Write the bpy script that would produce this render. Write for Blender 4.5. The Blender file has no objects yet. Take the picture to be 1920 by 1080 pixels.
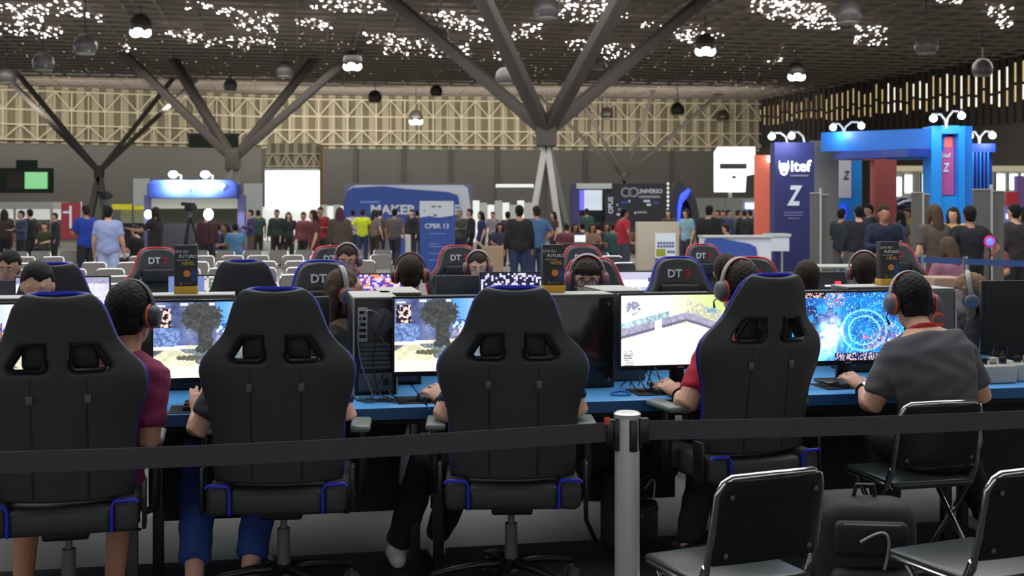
import bpy, bmesh, math, random
import numpy as np
from mathutils import Vector, Matrix
random.seed(7)
rng = np.random.RandomState(11)
scene = bpy.context.scene
COL = scene.collection
PI = math.pi
rad = math.radians

# ------------------------------------------------------------------ camera, world, lights, exposure
F = 2240.0          # focal length in pixels of the 1920 x 1080 frame
CAMZ = 1.6
HY = 400.0          # image row of the horizon
cam_d = bpy.data.cameras.new('camera')
cam_d.sensor_fit = 'HORIZONTAL'
cam_d.sensor_width = 36.0
cam_d.lens = F / 1920 * 36
cam_d.shift_y = -(540 - HY) / 1920
cam_d.clip_start = 0.05
cam_d.clip_end = 400
cam_d.dof.use_dof = True
cam_d.dof.focus_distance = 5.2
cam_d.dof.aperture_fstop = 5.0
cam = bpy.data.objects.new('camera', cam_d)
COL.objects.link(cam)
cam.location = (0, 0, CAMZ)
cam.rotation_euler = (PI / 2, 0, 0)
scene.camera = cam

scene.view_settings.view_transform = 'Standard'
scene.view_settings.look = 'None'
scene.view_settings.gamma = 1
scene.view_settings.exposure = 0
scene.view_settings.use_curve_mapping = False

world = bpy.data.worlds.new('hall_air')
scene.world = world
world.use_nodes = True
bgn = world.node_tree.nodes['Background']
bgn.inputs[0].default_value = (0.92, 0.96, 1.0, 1)
bgn.inputs[1].default_value = 0.95


def area_light(name, loc, target, sx, sy, power, col=(1, 1, 1), spread=180):
    l = bpy.data.lights.new(name, 'AREA')
    l.shape = 'RECTANGLE'
    l.size = sx
    l.size_y = sy
    l.energy = power
    l.color = col
    l.spread = rad(spread)
    o = bpy.data.objects.new(name, l)
    COL.objects.link(o)
    o.location = loc
    o.rotation_euler = (Vector(target) - Vector(loc)).to_track_quat('-Z', 'Y').to_euler()
    return o


# daylight from the roof skylights over the gaming area and over the middle of the hall
area_light('roof_skylight', (-2, 12, 10.2), (-2, 12, 0), 26, 16, 3400, (0.96, 0.98, 1.0))
area_light('roof_skylight', (0, 36, 10.2), (0, 36, 0), 50, 14, 4200, (0.97, 0.98, 1.0))
# unseen fill lights added to brighten the far gable
area_light('gable_fill_light', (-27, 79, 8.8), (-29, 90, 8.6), 24, 0.5, 720, (1.0, 0.96, 0.88))
area_light('gable_fill_light', (0, 84, 8.6), (0, 95, 8.6), 36, 0.5, 1350, (1.0, 0.96, 0.88))
area_light('hall_fill_light', (0, 62, 9.8), (0, 62, 0), 60, 6, 2600, (1.0, 0.97, 0.93))  # added unseen light that brightens the far hall and lower walls


# ------------------------------------------------------------------ helpers
def lin(c):
    c = c / 255.0
    return c / 12.92 if c <= 0.04045 else ((c + 0.055) / 1.055) ** 2.4


def P(px, py, d):
    return Vector(((px - 960) / F * d, d, CAMZ - (py - HY) / F * d))


def G(px, d, z=0.0):
    return Vector(((px - 960) / F * d, d, z))


TH = rad(11)
RO = Vector((0, 5.32))
CT, ST = math.cos(TH), math.sin(TH)


def RW(a, b, z=0.0):
    return Vector((a * CT - b * ST, RO.y + a * ST + b * CT, z))


def RA(px, b):
    k = (px - 960) / F
    return (k * (RO.y + b * CT) + b * ST) / (CT - k * ST)


def RP(px, b, z=0.0):
    return RW(RA(px, b), b, z)


_mats = {}


def mat(name, rgb, rough=0.55, metal=0.0, emit=0.0, var=0.10, scale=9.0, bump=0.0, spec=0.5, trans=0.0, alpha=1.0):
    if name in _mats:
        return _mats[name]
    m = bpy.data.materials.new(name)
    m.use_nodes = True
    nt = m.node_tree
    b = nt.nodes['Principled BSDF']
    col = (lin(rgb[0]), lin(rgb[1]), lin(rgb[2]), 1)
    b.inputs['Base Color'].default_value = col
    b.inputs['Roughness'].default_value = rough
    b.inputs['Metallic'].default_value = metal
    b.inputs['Specular IOR Level'].default_value = spec
    if trans:
        b.inputs['Transmission Weight'].default_value = trans
    if alpha < 1:
        b.inputs['Alpha'].default_value = alpha
    if emit:
        b.inputs['Emission Color'].default_value = col
        b.inputs['Emission Strength'].default_value = emit
    if var or bump:
        tc = nt.nodes.new('ShaderNodeTexCoord')
        nz = nt.nodes.new('ShaderNodeTexNoise')
        nz.inputs['Scale'].default_value = scale
        nz.inputs['Detail'].default_value = 3
        nt.links.new(tc.outputs['Object'], nz.inputs['Vector'])
        if var and not emit:
            mx = nt.nodes.new('ShaderNodeMixRGB')
            mx.inputs['Color1'].default_value = tuple(c * (1 - var) for c in col[:3]) + (1,)
            mx.inputs['Color2'].default_value = tuple(min(1, c * (1 + var)) for c in col[:3]) + (1,)
            nt.links.new(nz.outputs['Fac'], mx.inputs['Fac'])
            nt.links.new(mx.outputs['Color'], b.inputs['Base Color'])
        if bump:
            bp = nt.nodes.new('ShaderNodeBump')
            bp.inputs['Strength'].default_value = bump
            bp.inputs['Distance'].default_value = 0.01
            nt.links.new(nz.outputs['Fac'], bp.inputs['Height'])
            nt.links.new(bp.outputs['Normal'], b.inputs['Normal'])
    _mats[name] = m
    return m


def screen_mat(name, strength):
    if name in _mats:
        return _mats[name]
    m = bpy.data.materials.new(name)
    m.use_nodes = True
    nt = m.node_tree
    b = nt.nodes['Principled BSDF']
    at = nt.nodes.new('ShaderNodeAttribute')
    at.attribute_name = 'picture'
    b.inputs['Base Color'].default_value = (0.01, 0.01, 0.01, 1)
    b.inputs['Roughness'].default_value = 0.35
    nt.links.new(at.outputs['Color'], b.inputs['Emission Color'])
    b.inputs['Emission Strength'].default_value = strength
    _mats[name] = m
    return m


def print_mat(name):
    """flat print: colours stored on the sheet"""
    if name in _mats:
        return _mats[name]
    m = bpy.data.materials.new(name)
    m.use_nodes = True
    nt = m.node_tree
    b = nt.nodes['Principled BSDF']
    at = nt.nodes.new('ShaderNodeAttribute')
    at.attribute_name = 'picture'
    b.inputs['Roughness'].default_value = 0.5
    nt.links.new(at.outputs['Color'], b.inputs['Base Color'])
    _mats[name] = m
    return m


def frame_of(axis, lat=None):
    axis = axis.normalized()
    if lat is None:
        lat = Vector((1, 0, 0)) if abs(axis.x) < 0.9 else Vector((0, 1, 0))
    l = lat - axis * lat.dot(axis)
    if l.length < 1e-5:
        l = axis.orthogonal()
    l.normalize()
    return l, axis.cross(l).normalized()


class MB:
    def __init__(s):
        s.v = []
        s.f = []

    def add(s, vs, fs):
        o = len(s.v)
        s.v += [tuple(v) for v in vs]
        s.f += [tuple(i + o for i in f) for f in fs]
        return s

    def box(s, c, size, rot=None):
        c = Vector(c)
        x, y, z = (q / 2 for q in size)
        pts = [Vector((sx * x, sy * y, sz * z)) for sz in (-1, 1) for sy in (-1, 1) for sx in (-1, 1)]
        if rot is not None:
            pts = [rot @ p for p in pts]
        return s.add([c + p for p in pts], [(0, 2, 3, 1), (4, 5, 7, 6), (0, 1, 5, 4), (2, 6, 7, 3), (0, 4, 6, 2), (1, 3, 7, 5)])

    def bar(s, p0, p1, w, h, up=Vector((0, 0, 1))):
        """rectangular bar from p0 to p1"""
        p0, p1 = Vector(p0), Vector(p1)
        l, n = frame_of(p1 - p0, up)
        vs = []
        for p in (p0, p1):
            for a, b in ((-1, -1), (1, -1), (1, 1), (-1, 1)):
                vs.append(p + l * (a * h / 2) + n * (b * w / 2))
        return s.add(vs, [(3, 2, 1, 0), (4, 5, 6, 7), (0, 1, 5, 4), (1, 2, 6, 5), (2, 3, 7, 6), (3, 0, 4, 7)])

    def tube(s, pts, r, n=8, lat=None, cap=0, closed=False):
        """tube along points; r a number or list of numbers / (ra, rb)"""
        pts = [Vector(p) for p in pts]
        k = len(pts)
        if not isinstance(r, (list, tuple)):
            r = [r] * k
        rr = [(q, q) if not isinstance(q, (list, tuple)) else tuple(q) for q in r]
        if cap:
            d0 = (pts[1] - pts[0]).normalized()
            d1 = (pts[-1] - pts[-2]).normalized()
            a, b = rr[0], rr[-1]
            m0, m1 = min(a) * cap, min(b) * cap
            pts = [pts[0] - d0 * m0, pts[0] - d0 * m0 * .8] + [pts[0] - d0 * m0 * .45] + pts + [pts[-1] + d1 * m1 * .45, pts[-1] + d1 * m1 * .8, pts[-1] + d1 * m1]
            rr = [(a[0] * .25, a[1] * .25), (a[0] * .6, a[1] * .6), (a[0] * .88, a[1] * .88)] + rr + [(b[0] * .88, b[1] * .88), (b[0] * .6, b[1] * .6), (b[0] * .25, b[1] * .25)]
            k = len(pts)
        vs = []
        cur = lat
        for i in range(k):
            if closed:
                t = pts[(i + 1) % k] - pts[i - 1]
            else:
                t = pts[min(i + 1, k - 1)] - pts[max(i - 1, 0)]
            if t.length < 1e-7:
                t = Vector((0, 0, 1))
            l, m = frame_of(t, cur)
            if lat is None:
                cur = l
            for j in range(n):
                a = 2 * PI * j / n
                vs.append(pts[i] + l * (math.cos(a) * rr[i][0]) + m * (math.sin(a) * rr[i][1]))
        fs = []
        for i in range(k if closed else k - 1):
            i2 = (i + 1) % k
            for j in range(n):
                j2 = (j + 1) % n
                fs.append((i * n + j, i * n + j2, i2 * n + j2, i2 * n + j))
        if not closed:
            fs.append(tuple(range(n - 1, -1, -1)))
            fs.append(tuple((k - 1) * n + j for j in range(n)))
        return s.add(vs, fs)

    def lathe(s, prof, c=(0, 0, 0), n=20, axis=Vector((0, 0, 1))):
        c = Vector(c)
        l, m = frame_of(Vector(axis))
        ax = Vector(axis).normalized()
        vs, fs = [], []
        for r, h in prof:
            for j in range(n):
                a = 2 * PI * j / n
                vs.append(c + ax * h + l * (math.cos(a) * r) + m * (math.sin(a) * r))
        for i in range(len(prof) - 1):
            for j in range(n):
                j2 = (j + 1) % n
                fs.append((i * n + j, i * n + j2, (i + 1) * n + j2, (i + 1) * n + j))
        fs.append(tuple(range(n - 1, -1, -1)))
        fs.append(tuple((len(prof) - 1) * n + j for j in range(n)))
        return s.add(vs, fs)

    def ell(s, c, r, fr=None, n=14, m=9):
        """ellipsoid; fr = (x, y, z) axes"""
        c = Vector(c)
        X, Y, Z = fr if fr else (Vector((1, 0, 0)), Vector((0, 1, 0)), Vector((0, 0, 1)))
        vs = [c - Z * r[2]]
        for i in range(1, m):
            t = -PI / 2 + PI * i / m
            for j in range(n):
                a = 2 * PI * j / n
                vs.append(c + X * (math.cos(t) * math.cos(a) * r[0]) + Y * (math.cos(t) * math.sin(a) * r[1]) + Z * (math.sin(t) * r[2]))
        vs.append(c + Z * r[2])
        fs = []
        for j in range(n):
            fs.append((0, 1 + (j + 1) % n, 1 + j))
        for i in range(m - 2):
            for j in range(n):
                j2 = (j + 1) % n
                fs.append((1 + i * n + j, 1 + i * n + j2, 1 + (i + 1) * n + j2, 1 + (i + 1) * n + j))
        last = len(vs) - 1
        for j in range(n):
            fs.append((last, 1 + (m - 2) * n + j, 1 + (m - 2) * n + (j + 1) % n))
        return s.add(vs, fs)

    def prism(s, poly, y0, y1):
        """polygon of (x, z) extruded along y"""
        n = len(poly)
        vs = [(x, y0, z) for x, z in poly] + [(x, y1, z) for x, z in poly]
        fs = [tuple(range(n)), tuple(range(2 * n - 1, n - 1, -1))]
        for i in range(n):
            j = (i + 1) % n
            fs.append((i, n + i, n + j, j))
        return s.add(vs, fs)

    def mesh(s, name, smooth=35):
        me = bpy.data.meshes.new(name)
        me.from_pydata(s.v, [], s.f)
        bm = bmesh.new()
        bm.from_mesh(me)
        bmesh.ops.recalc_face_normals(bm, faces=bm.faces)
        bm.to_mesh(me)
        bm.free()
        if smooth:
            me.polygons.foreach_set('use_smooth', [True] * len(me.polygons))
            me.set_sharp_from_angle(angle=rad(smooth))
        return me


def link(name, me, m=None, parent=None, loc=None, rot=None):
    o = bpy.data.objects.new(name, me)
    COL.objects.link(o)
    if m is not None:
        if len(me.materials) == 0:
            me.materials.append(m)
        elif me.materials[0] != m:
            o.material_slots[0].link = 'OBJECT'
            o.material_slots[0].material = m
    if parent is not None:
        o.parent = parent
    if loc is not None:
        o.location = loc
    if rot is not None:
        o.rotation_euler = rot
    return o


_tmp = bpy.data.scenes.new('workbench')


def evaluated(o):
    """mesh of o with its modifiers applied, worked out in a side scene that is emptied again"""
    _tmp.collection.objects.link(o)
    vl = _tmp.view_layers[0]
    with bpy.context.temp_override(scene=_tmp, view_layer=vl):
        dg = bpy.context.evaluated_depsgraph_get()
    me = bpy.data.meshes.new_from_object(o.evaluated_get(dg))
    _tmp.collection.objects.unlink(o)
    return me


def bake(o):
    me = evaluated(o)
    old = o.data
    o.modifiers.clear()
    o.data = me
    bpy.data.meshes.remove(old)
    return o


def obj(name, mb, m, parent=None, bevel=0.0, seg=2, smooth=35, loc=None, rot=None):
    o = link(name, mb.mesh(name, smooth), m, parent, loc, rot)
    if bevel:
        bm = bmesh.new()
        bm.from_mesh(o.data)
        es = [e for e in bm.edges if len(e.link_faces) == 2 and e.calc_face_angle(0) > .5]
        bmesh.ops.bevel(bm, geom=es, offset=bevel, segments=seg, profile=.5, affect='EDGES', clamp_overlap=True)
        bm.to_mesh(o.data)
        bm.free()
        o.data.polygons.foreach_set('use_smooth', [True] * len(o.data.polygons))
        o.data.set_sharp_from_angle(angle=rad(50))
    return o


def tag(o, label, cat, group=None, kind=None):
    o['label'] = label
    if cat:
        o['category'] = cat
    if group:
        o['group'] = group
    if kind:
        o['kind'] = kind
    return o


def thing(name, label, cat, loc=(0, 0, 0), rz=0.0, group=None):
    o = bpy.data.objects.new(name, None)
    COL.objects.link(o)
    o.location = loc
    o.rotation_euler = (0, 0, rz)
    o.empty_display_size = 0.1
    return tag(o, label, cat, group)


def struct(name, mb, m, bevel=0, label=None):
    o = obj(name, mb, m, None, bevel)
    o['kind'] = 'structure'
    if label:
        o['label'] = label
    return o


def copy_tree(o, parent=None):
    c = o.copy()
    COL.objects.link(c)
    c.parent = parent
    for ch in o.children:
        copy_tree(ch, c)
    return c


def place(proto, flag, loc, rz, label, group=None):
    """first use moves the prototype itself, later uses copy it"""
    if flag[0]:
        o = copy_tree(proto)
    else:
        o = proto
        flag[0] = True
    o.location = loc
    o.rotation_euler = (0, 0, rz)
    o['label'] = label
    if group:
        o['group'] = group
    elif 'group' in o:
        del o['group']
    return o


def text(body, size, m, parent, loc, rot=(PI / 2, 0, 0), name='lettering', extrude=0.004, align='CENTER', sx=1.0, bold=0.0, shear=0.0):
    cu = bpy.data.curves.new(name, 'FONT')
    cu.body = body
    cu.size = size
    cu.extrude = extrude
    cu.offset = bold
    cu.align_x = align
    cu.shear = shear
    cu.align_y = 'CENTER'
    cu.resolution_u = 3
    t = bpy.data.objects.new(name, cu)
    me = evaluated(t)
    bpy.data.objects.remove(t)
    o = link(name, me, m, parent, loc, rot)
    o.scale = (sx, 1, 1)
    return o


def picture(name, w, h, nx, ny, paint, m, parent, loc, rot=(0, 0, 0)):
    """a flat sheet facing -y whose print or screen picture is stored per face; paint(u, v) -> sRGB 0..255, v from the top"""
    vs = [((i / nx - .5) * w, 0, (.5 - j / ny) * h) for j in range(ny + 1) for i in range(nx + 1)]
    fs = []
    for j in range(ny):
        for i in range(nx):
            a = j * (nx + 1) + i
            fs.append((a, a + nx + 1, a + nx + 2, a + 1))
    me = bpy.data.meshes.new(name)
    me.from_pydata(vs, [], fs)
    att = me.attributes.new('picture', 'FLOAT_COLOR', 'FACE')
    buf = []
    for j in range(ny):
        for i in range(nx):
            c = paint((i + .5) / nx, (j + .5) / ny)
            buf += [lin(max(0, min(255, c[0]))), lin(max(0, min(255, c[1]))), lin(max(0, min(255, c[2]))), 1]
    att.data.foreach_set('color', buf)
    return link(name, me, m, parent, loc, rot)


# ------------------------------------------------------------------ common materials
M_leather = mat('black_leatherette', (62, 62, 63), 0.5, bump=0.15, scale=60, spec=0.35)
M_leather2 = mat('dark_leatherette', (44, 44, 46), 0.5, bump=0.15, scale=60, spec=0.3)
M_bluepipe = mat('blue_piping', (28, 40, 190), 0.45)
M_redpipe = mat('red_piping', (205, 30, 50), 0.45)
M_blackplastic = mat('black_plastic', (32, 32, 35), 0.35)
M_matteblack = mat('matt_black', (26, 26, 28), 0.8)
M_chrome = mat('chrome', (215, 215, 218), 0.12, 1.0, var=0)
M_steel = mat('brushed_steel', (214, 214, 212), 0.34, 0.7, var=0.06, scale=30)
M_greyplastic = mat('grey_plastic', (88, 90, 92), 0.5)
M_lightgrey = mat('light_grey_metal', (176, 176, 168), 0.45)
M_white = mat('white_paint', (226, 226, 224), 0.5, var=0.04)
M_bluetop = mat('blue_laminate', (84, 158, 220), 0.35, var=0.06, scale=4)
M_screenoff = mat('dark_glass_screen', (12, 13, 18), 0.12)
M_orange = mat('orange_trim', (226, 84, 40), 0.45)
M_pad = mat('armrest_pad', (112, 124, 118), 0.35)  # grey-green stands in for light reflected off glossy black pads
M_vinyl = mat('black_vinyl', (31, 33, 36), 0.28, bump=0.1, scale=30)
M_seatvinyl = mat('seat_vinyl', (46, 50, 50), 0.3, bump=0.1, scale=30)
M_cable = mat('cable_rubber', (24, 24, 28), 0.5)

# ------------------------------------------------------------------ the hall
CEIL = CAMZ + 9.0
floor = struct('floor', MB().box((0, 45, -0.06), (150, 150, 0.12)), mat('concrete', (136, 134, 126), 0.5, var=0.14, scale=0.7, bump=0.05))
carpet_p = [RW(-6, -6.5), RW(7, -6.5), RW(7, 0.42), RW(-6, 0.42)]
cm = MB()
cm.add([(p.x, p.y, z) for z in (0, 0.008) for p in carpet_p], [(3, 2, 1, 0), (4, 5, 6, 7), (0, 1, 5, 4), (1, 2, 6, 5), (2, 3, 7, 6), (3, 0, 4, 7)])
tag(obj('carpet', cm, mat('black_carpet', (36, 36, 38), 0.95, var=0.3, scale=40, bump=0.5)), 'black carpet laid on the concrete under the near row of chairs', 'carpet')

M_ceil = mat('dark_roof', (150, 137, 128), 0.8, var=0.35, scale=0.35)
ceiling = struct('ceiling', MB().box((0, 45, CEIL + 0.55), (150, 130, 0.3)), M_ceil)
HU = Vector((math.cos(rad(10)), math.sin(rad(10)), 0))
HV = Vector((-math.sin(rad(10)), math.cos(rad(10)), 0))
M_frame = mat('roof_frame', (150, 138, 127), 0.7, var=0.2, scale=1)
for layer, (zz, step, w) in enumerate(((CEIL + 0.02, 1.5, 0.09), (CEIL + 0.3, 1.5, 0.07))):
    for dr, (A, B) in enumerate(((HU, HV), (HV, HU))):
        lat = MB()
        c0 = Vector((0, 68, zz + 0.05 * dr))
        n = int((52 if dr == 0 else 80) / step)
        for i in range(-n // 2, n // 2):
            q = c0 + B * (i * step + 0.4 * layer)
            L = 52 if dr == 0 else 26
            lat.bar(q - A * L, q + A * L, w, w)
        o = obj('roof_lattice', lat, M_frame, ceiling)
        o['kind'] = 'stuff'

# small skylight openings that show as clusters of points through the roof frame
patches = [(-20, 5, 95, 36), (100, 2, 152, 32), (155, 24, 192, 40), (-10, 45, 118, 70), (30, 26, 80, 46), (230, 85, 262, 98), (310, 52, 356, 70), (352, 66, 480, 90),
           (350, 3, 400, 18), (408, 14, 482, 30), (438, 34, 482, 56), (480, 26, 522, 62), (555, 34, 622, 55), (478, 70, 515, 88), (580, -6, 722, 24), (678, 62, 740, 84), (720, 72, 830, 106),
           (788, 22, 880, 40), (830, 34, 932, 60), (880, 50, 935, 80), (832, 80, 880, 102), (922, 94, 946, 112), (1036, -6, 1152, 42), (958, 44, 1016, 76), (1060, 75, 1106, 98), (1126, 82, 1192, 114), (1156, 24, 1180, 36),
           (1204, 38, 1242, 52), (1264, 46, 1330, 80), (1408, -4, 1500, 30), (1440, 4, 1550, 44), (1480, 20, 1576, 54), (1600, 48, 1662, 86), (1735, -6, 1812, 6), (1848, 6, 1900, 34), (1864, 32, 1900, 56), (1440, 108, 1466, 118), (1290, 60, 1360, 72)]
M_dot = mat('skylight_opening', (255, 248, 246), 0.5, emit=5.0, var=0)
M_dot2 = mat('skylight_opening_dim', (214, 196, 176), 0.5, emit=1.1, var=0)
dots, dim = MB(), MB()


def dot_at(mb, px, py, r):
    z = CEIL - 0.06
    d = (z - CAMZ) * F / (HY - py)
    c = G(px, d, z)
    mb.add([c + Vector((math.cos(a) * r, math.sin(a) * r * 1.5, -math.sin(a) * r * .35)) for a in [k * PI / 3 for k in range(6)]], [tuple(range(6))])


for x0, y0, x1, y1 in patches:
    n = int((x1 - x0) * (y1 - y0) / 56)
    for i in range(max(4, n)):
        u, v = random.random(), random.random()
        sh = (u - .5) * 0.25 * (x1 - x0) * 0.5
        dot_at(dots if random.random() < .8 else dim, x0 + u * (x1 - x0), max(-12, y0 + v * (y1 - y0) + sh * .4), random.choice((0.035, 0.045, 0.06, 0.075)))
for i in range(330):
    px = random.uniform(0, 1500)
    dot_at(dim, px, random.uniform(88, 166) if px > 850 else random.uniform(60, 160), random.uniform(0.02, 0.05))
o = obj('skylight_openings', dots, M_dot, None, smooth=0)
tag(o, 'countless bright skylight openings clustered across the dark roof frame', 'skylight', kind='stuff')
o = obj('dim_skylight_openings', dim, M_dot2, None, smooth=0)
tag(o, 'countless faint skylight openings between the bright roof clusters', 'skylight', kind='stuff')

# far wall in two runs, with translucent sheets and a white steel truss
WP = [G(-60, 83.0), G(490, 90.6), G(1425, 95.0)]
ZT = CEIL
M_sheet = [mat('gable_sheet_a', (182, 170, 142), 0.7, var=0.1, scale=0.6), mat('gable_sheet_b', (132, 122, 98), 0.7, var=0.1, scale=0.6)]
M_truss = mat('truss_paint', (222, 210, 180), 0.5, var=0.05)
M_gwall = mat('lower_wall_grey', (126, 124, 118), 0.8, var=0.08, scale=0.4)
M_gwall2 = mat('lower_wall_dark', (104, 102, 97), 0.8, var=0.08, scale=0.4)
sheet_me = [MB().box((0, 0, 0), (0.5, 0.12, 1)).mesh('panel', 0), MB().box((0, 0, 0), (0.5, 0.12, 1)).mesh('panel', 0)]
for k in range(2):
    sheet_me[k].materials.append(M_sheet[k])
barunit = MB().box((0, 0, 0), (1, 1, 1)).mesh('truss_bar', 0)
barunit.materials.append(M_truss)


def unitbar(name, p0, p1, w, parent):
    p0, p1 = Vector(p0), Vector(p1)
    d = p1 - p0
    o = link(name, barunit, None, parent, (p0 + p1) / 2)
    o.rotation_euler = d.to_track_quat('Z', 'Y').to_euler()
    o.scale = (w, w, d.length)
    return o


wall_names = ['wall_far_left', 'wall_far']
for wi in range(2):
    a, b = WP[wi], WP[wi + 1]
    dirv = (b - a).normalized()
    nrm = Vector((dirv.y, -dirv.x, 0))
    L = (b - a).length
    ztop_low = 6.7 if wi == 0 else 6.75
    wall = obj(wall_names[wi], MB().bar(a - nrm * -0.0 + Vector((0, 0, 3.3)), b + Vector((0, 0, 3.3)), 0.08, 6.6 if wi == 0 else 6.7), M_gwall if wi == 0 else M_gwall2)
    wall['kind'] = 'structure'
    wall['label'] = 'plain grey lower wall below the cream gable' if wi == 0 else 'dark grey panelled lower wall below the cream gable'
    n = int(L / 0.5)
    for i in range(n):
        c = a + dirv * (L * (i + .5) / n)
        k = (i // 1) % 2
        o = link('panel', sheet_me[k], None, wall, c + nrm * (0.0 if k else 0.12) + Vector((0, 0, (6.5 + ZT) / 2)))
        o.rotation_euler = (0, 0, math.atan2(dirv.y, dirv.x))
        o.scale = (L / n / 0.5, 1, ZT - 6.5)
    off = nrm * 0.45
    zs = [ztop_low + 0.1, ztop_low + 1.15, ztop_low + 2.2, ZT - 0.35]
    for z in zs:
        unitbar('truss_chord', a + off + Vector((0, 0, z)), b + off + Vector((0, 0, z)), 0.10, wall)
    bay = 2.15
    n = int(L / bay)
    for i in range(n):
        p = a + off + dirv * (i * L / n)
        q = a + off + dirv * ((i + 1) * L / n)
        mid = (p + q) / 2
        for z0, z1 in ((zs[0], zs[1]), (zs[2], zs[3])):
            unitbar('truss_diagonal', p + Vector((0, 0, z0)), mid + Vector((0, 0, z1)), 0.085, wall)
            unitbar('truss_diagonal', mid + Vector((0, 0, z1)), q + Vector((0, 0, z0)), 0.085, wall)
        unitbar('truss_post', p + Vector((0, 0, zs[0])), p + Vector((0, 0, zs[3])), 0.09, wall)
        unitbar('truss_post', mid + Vector((0, 0, zs[0])), mid + Vector((0, 0, zs[3])), 0.06, wall)
    if wi == 1:
        for px in (668, 757, 845, 932, 1096, 1258):
            k = (px - 960) / F
            t = (a.x - k * a.y) / (k * dirv.y - dirv.x)
            c = a + dirv * t + nrm * 0.2
            unitbar('wall_joint', c, c + Vector((0, 0, 6.7)), 0.16, wall).material_slots[0].link = 'OBJECT'
            wall.children[-1].material_slots[0].material = mat('wall_joint_grey', (84, 82, 76), 0.7)

# right-hand louvred wall: dark slats with daylight between them
a, b = G(1425, 95.0), G(2100, 62.0)
dirv = (b - a).normalized()
nrm = Vector((-dirv.y, dirv.x, 0)) * -1
if nrm.y > 0:
    nrm = -nrm
L = (b - a).length
M_slat = mat('louvre_slat', (66, 60, 56), 0.8, var=0.2, scale=0.5)
wall_r = obj('wall_right', MB().bar(a + Vector((0, 0, 3.4)), b + Vector((0, 0, 3.4)), 0.3, 6.8), mat('right_wall_brown', (80, 74, 68), 0.85, var=0.15, scale=0.3))
wall_r['kind'] = 'structure'
slat_me = MB().box((0, 0, 0), (0.44, 0.2, 1)).mesh('slat', 0)
slat_me.materials.append(M_slat)
gap_me = MB().box((0, 0, 0), (0.26, 0.03, 1)).mesh('daylight_gap', 0)
gap_mats = [mat('daylight_warm', (214, 186, 132), 0.5, emit=1.0, var=0), mat('daylight_white', (255, 246, 220), 0.5, emit=1.3, var=0), mat('daylight_brown', (146, 118, 84), 0.5, emit=0.8, var=0)]
gap_me.materials.append(gap_mats[0])
pitch = 0.64
n = int(L / pitch)
for i in range(n):
    c = a + dirv * (pitch * i)
    o = link('slat', slat_me, None, wall_r, c + nrm * 0.1 + Vector((0, 0, (6.8 + CEIL + .4) / 2)))
    o.rotation_euler = (0, 0, math.atan2(dirv.y, dirv.x))
    o.scale = (1, 1, CEIL + .4 - 6.8)
    c2 = c + dirv * pitch * .5 + nrm * 0.12
    fr = i / n
    zhi = CEIL - 0.25 - random.random() * 0.6
    zlo = 8.5 - 0.9 * fr + random.random() * 0.4
    zm = zlo + (zhi - zlo) * random.uniform(.3, .5)
    for z0, z1 in ((zlo, zm - .12), (zm + .06, zhi)):
        o = link('daylight_gap', gap_me, None, wall_r, c2 + Vector((0, 0, (z0 + z1) / 2)))
        o.rotation_euler = (0, 0, math.atan2(dirv.y, dirv.x))
        o.scale = (1, 1, z1 - z0)
        o.material_slots[0].link = 'OBJECT'
        o.material_slots[0].material = gap_mats[2] if fr < .25 and random.random() < .6 else gap_mats[1] if (fr > .45 and random.random() < .7) else gap_mats[0]
    o = link('panel', slat_me, None, wall_r, c2 - nrm * 0.3 + Vector((0, 0, (6.8 + CEIL + .4) / 2)))
    o.rotation_euler = (0, 0, math.atan2(dirv.y, dirv.x))
    o.scale = (1, .5, CEIL + .4 - 6.8)

# ------------------------------------------------------------------ tree columns
M_colm = mat('column_grey', (92, 84, 78), 0.7, var=0.15, scale=0.8)
M_colw = mat('column_leg_white', (196, 192, 184), 0.6, var=0.08, scale=0.8)
M_colg = mat('column_leg_grey', (120, 118, 112), 0.7, var=0.08, scale=0.8)


def tree_column(px, py, d, label, tops, legs, w=0.42, legw=0.4):
    node = P(px, py, d)
    root = bpy.data.objects.new('roof_column', None)
    COL.objects.link(root)
    root.location = (node.x, node.y, 0)
    root['kind'] = 'structure'
    root['label'] = label
    n0 = Vector((0, 0, node.z))
    obj('node_block', MB().box(n0, (w * 1.5, w * 1.5, w * 2.2)), M_colm, root, 0.05)
    for tx, ty in tops:
        top = Vector((tx, ty, CEIL + 0.1))
        obj('branch', MB().bar(n0, top, w, w * .8), M_colm, root, 0.03)
    for (lx, ly, m) in legs:
        obj('leg', MB().bar(n0 - Vector((0, 0, 0.25)), Vector((lx, ly, 0)), legw, legw * .8), m, root, 0.03)
    return root


tree_column(1024, 248, 45, 'nearest roof column with white splayed legs beside the dark stand', [(-6.6, 4.0), (6.9, 4.5), (-3.2, -5.5), (3.4, -5.2)],
            [(-0.75, 0, M_colw), (0.62, 0, M_colw), (-0.25, .9, M_colg), (1.0, .6, M_colg)], 0.5, 0.3)
tree_column(186, 322, 78, 'roof column over the red banner by the left wall', [(-5.3, 0), (-6.9, 2), (4.3, 2), (5.6, 3)], [(-0.9, 0, M_colg), (0.7, 0, M_colg)], 0.36, 0.45)
tree_column(437, 300, 66, 'roof column standing behind the blue stand with two lit lamps', [(-6.5, 1), (-4.5, 4), (4.0, 3.5), (7.0, 0)], [(-0.7, -1.0, M_colg), (0.6, 0, M_colg)], 0.5, 0.5)
tree_column(1170, 332, 88, 'distant roof column above the dark stand in front of the panelled wall', [(-3.6, 0), (-6.5, 2), (2.2, 0), (7.5, 2)], [(-0.7, 0, M_colg), (0.7, 0, M_colg)], 0.3, 0.4)

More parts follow.
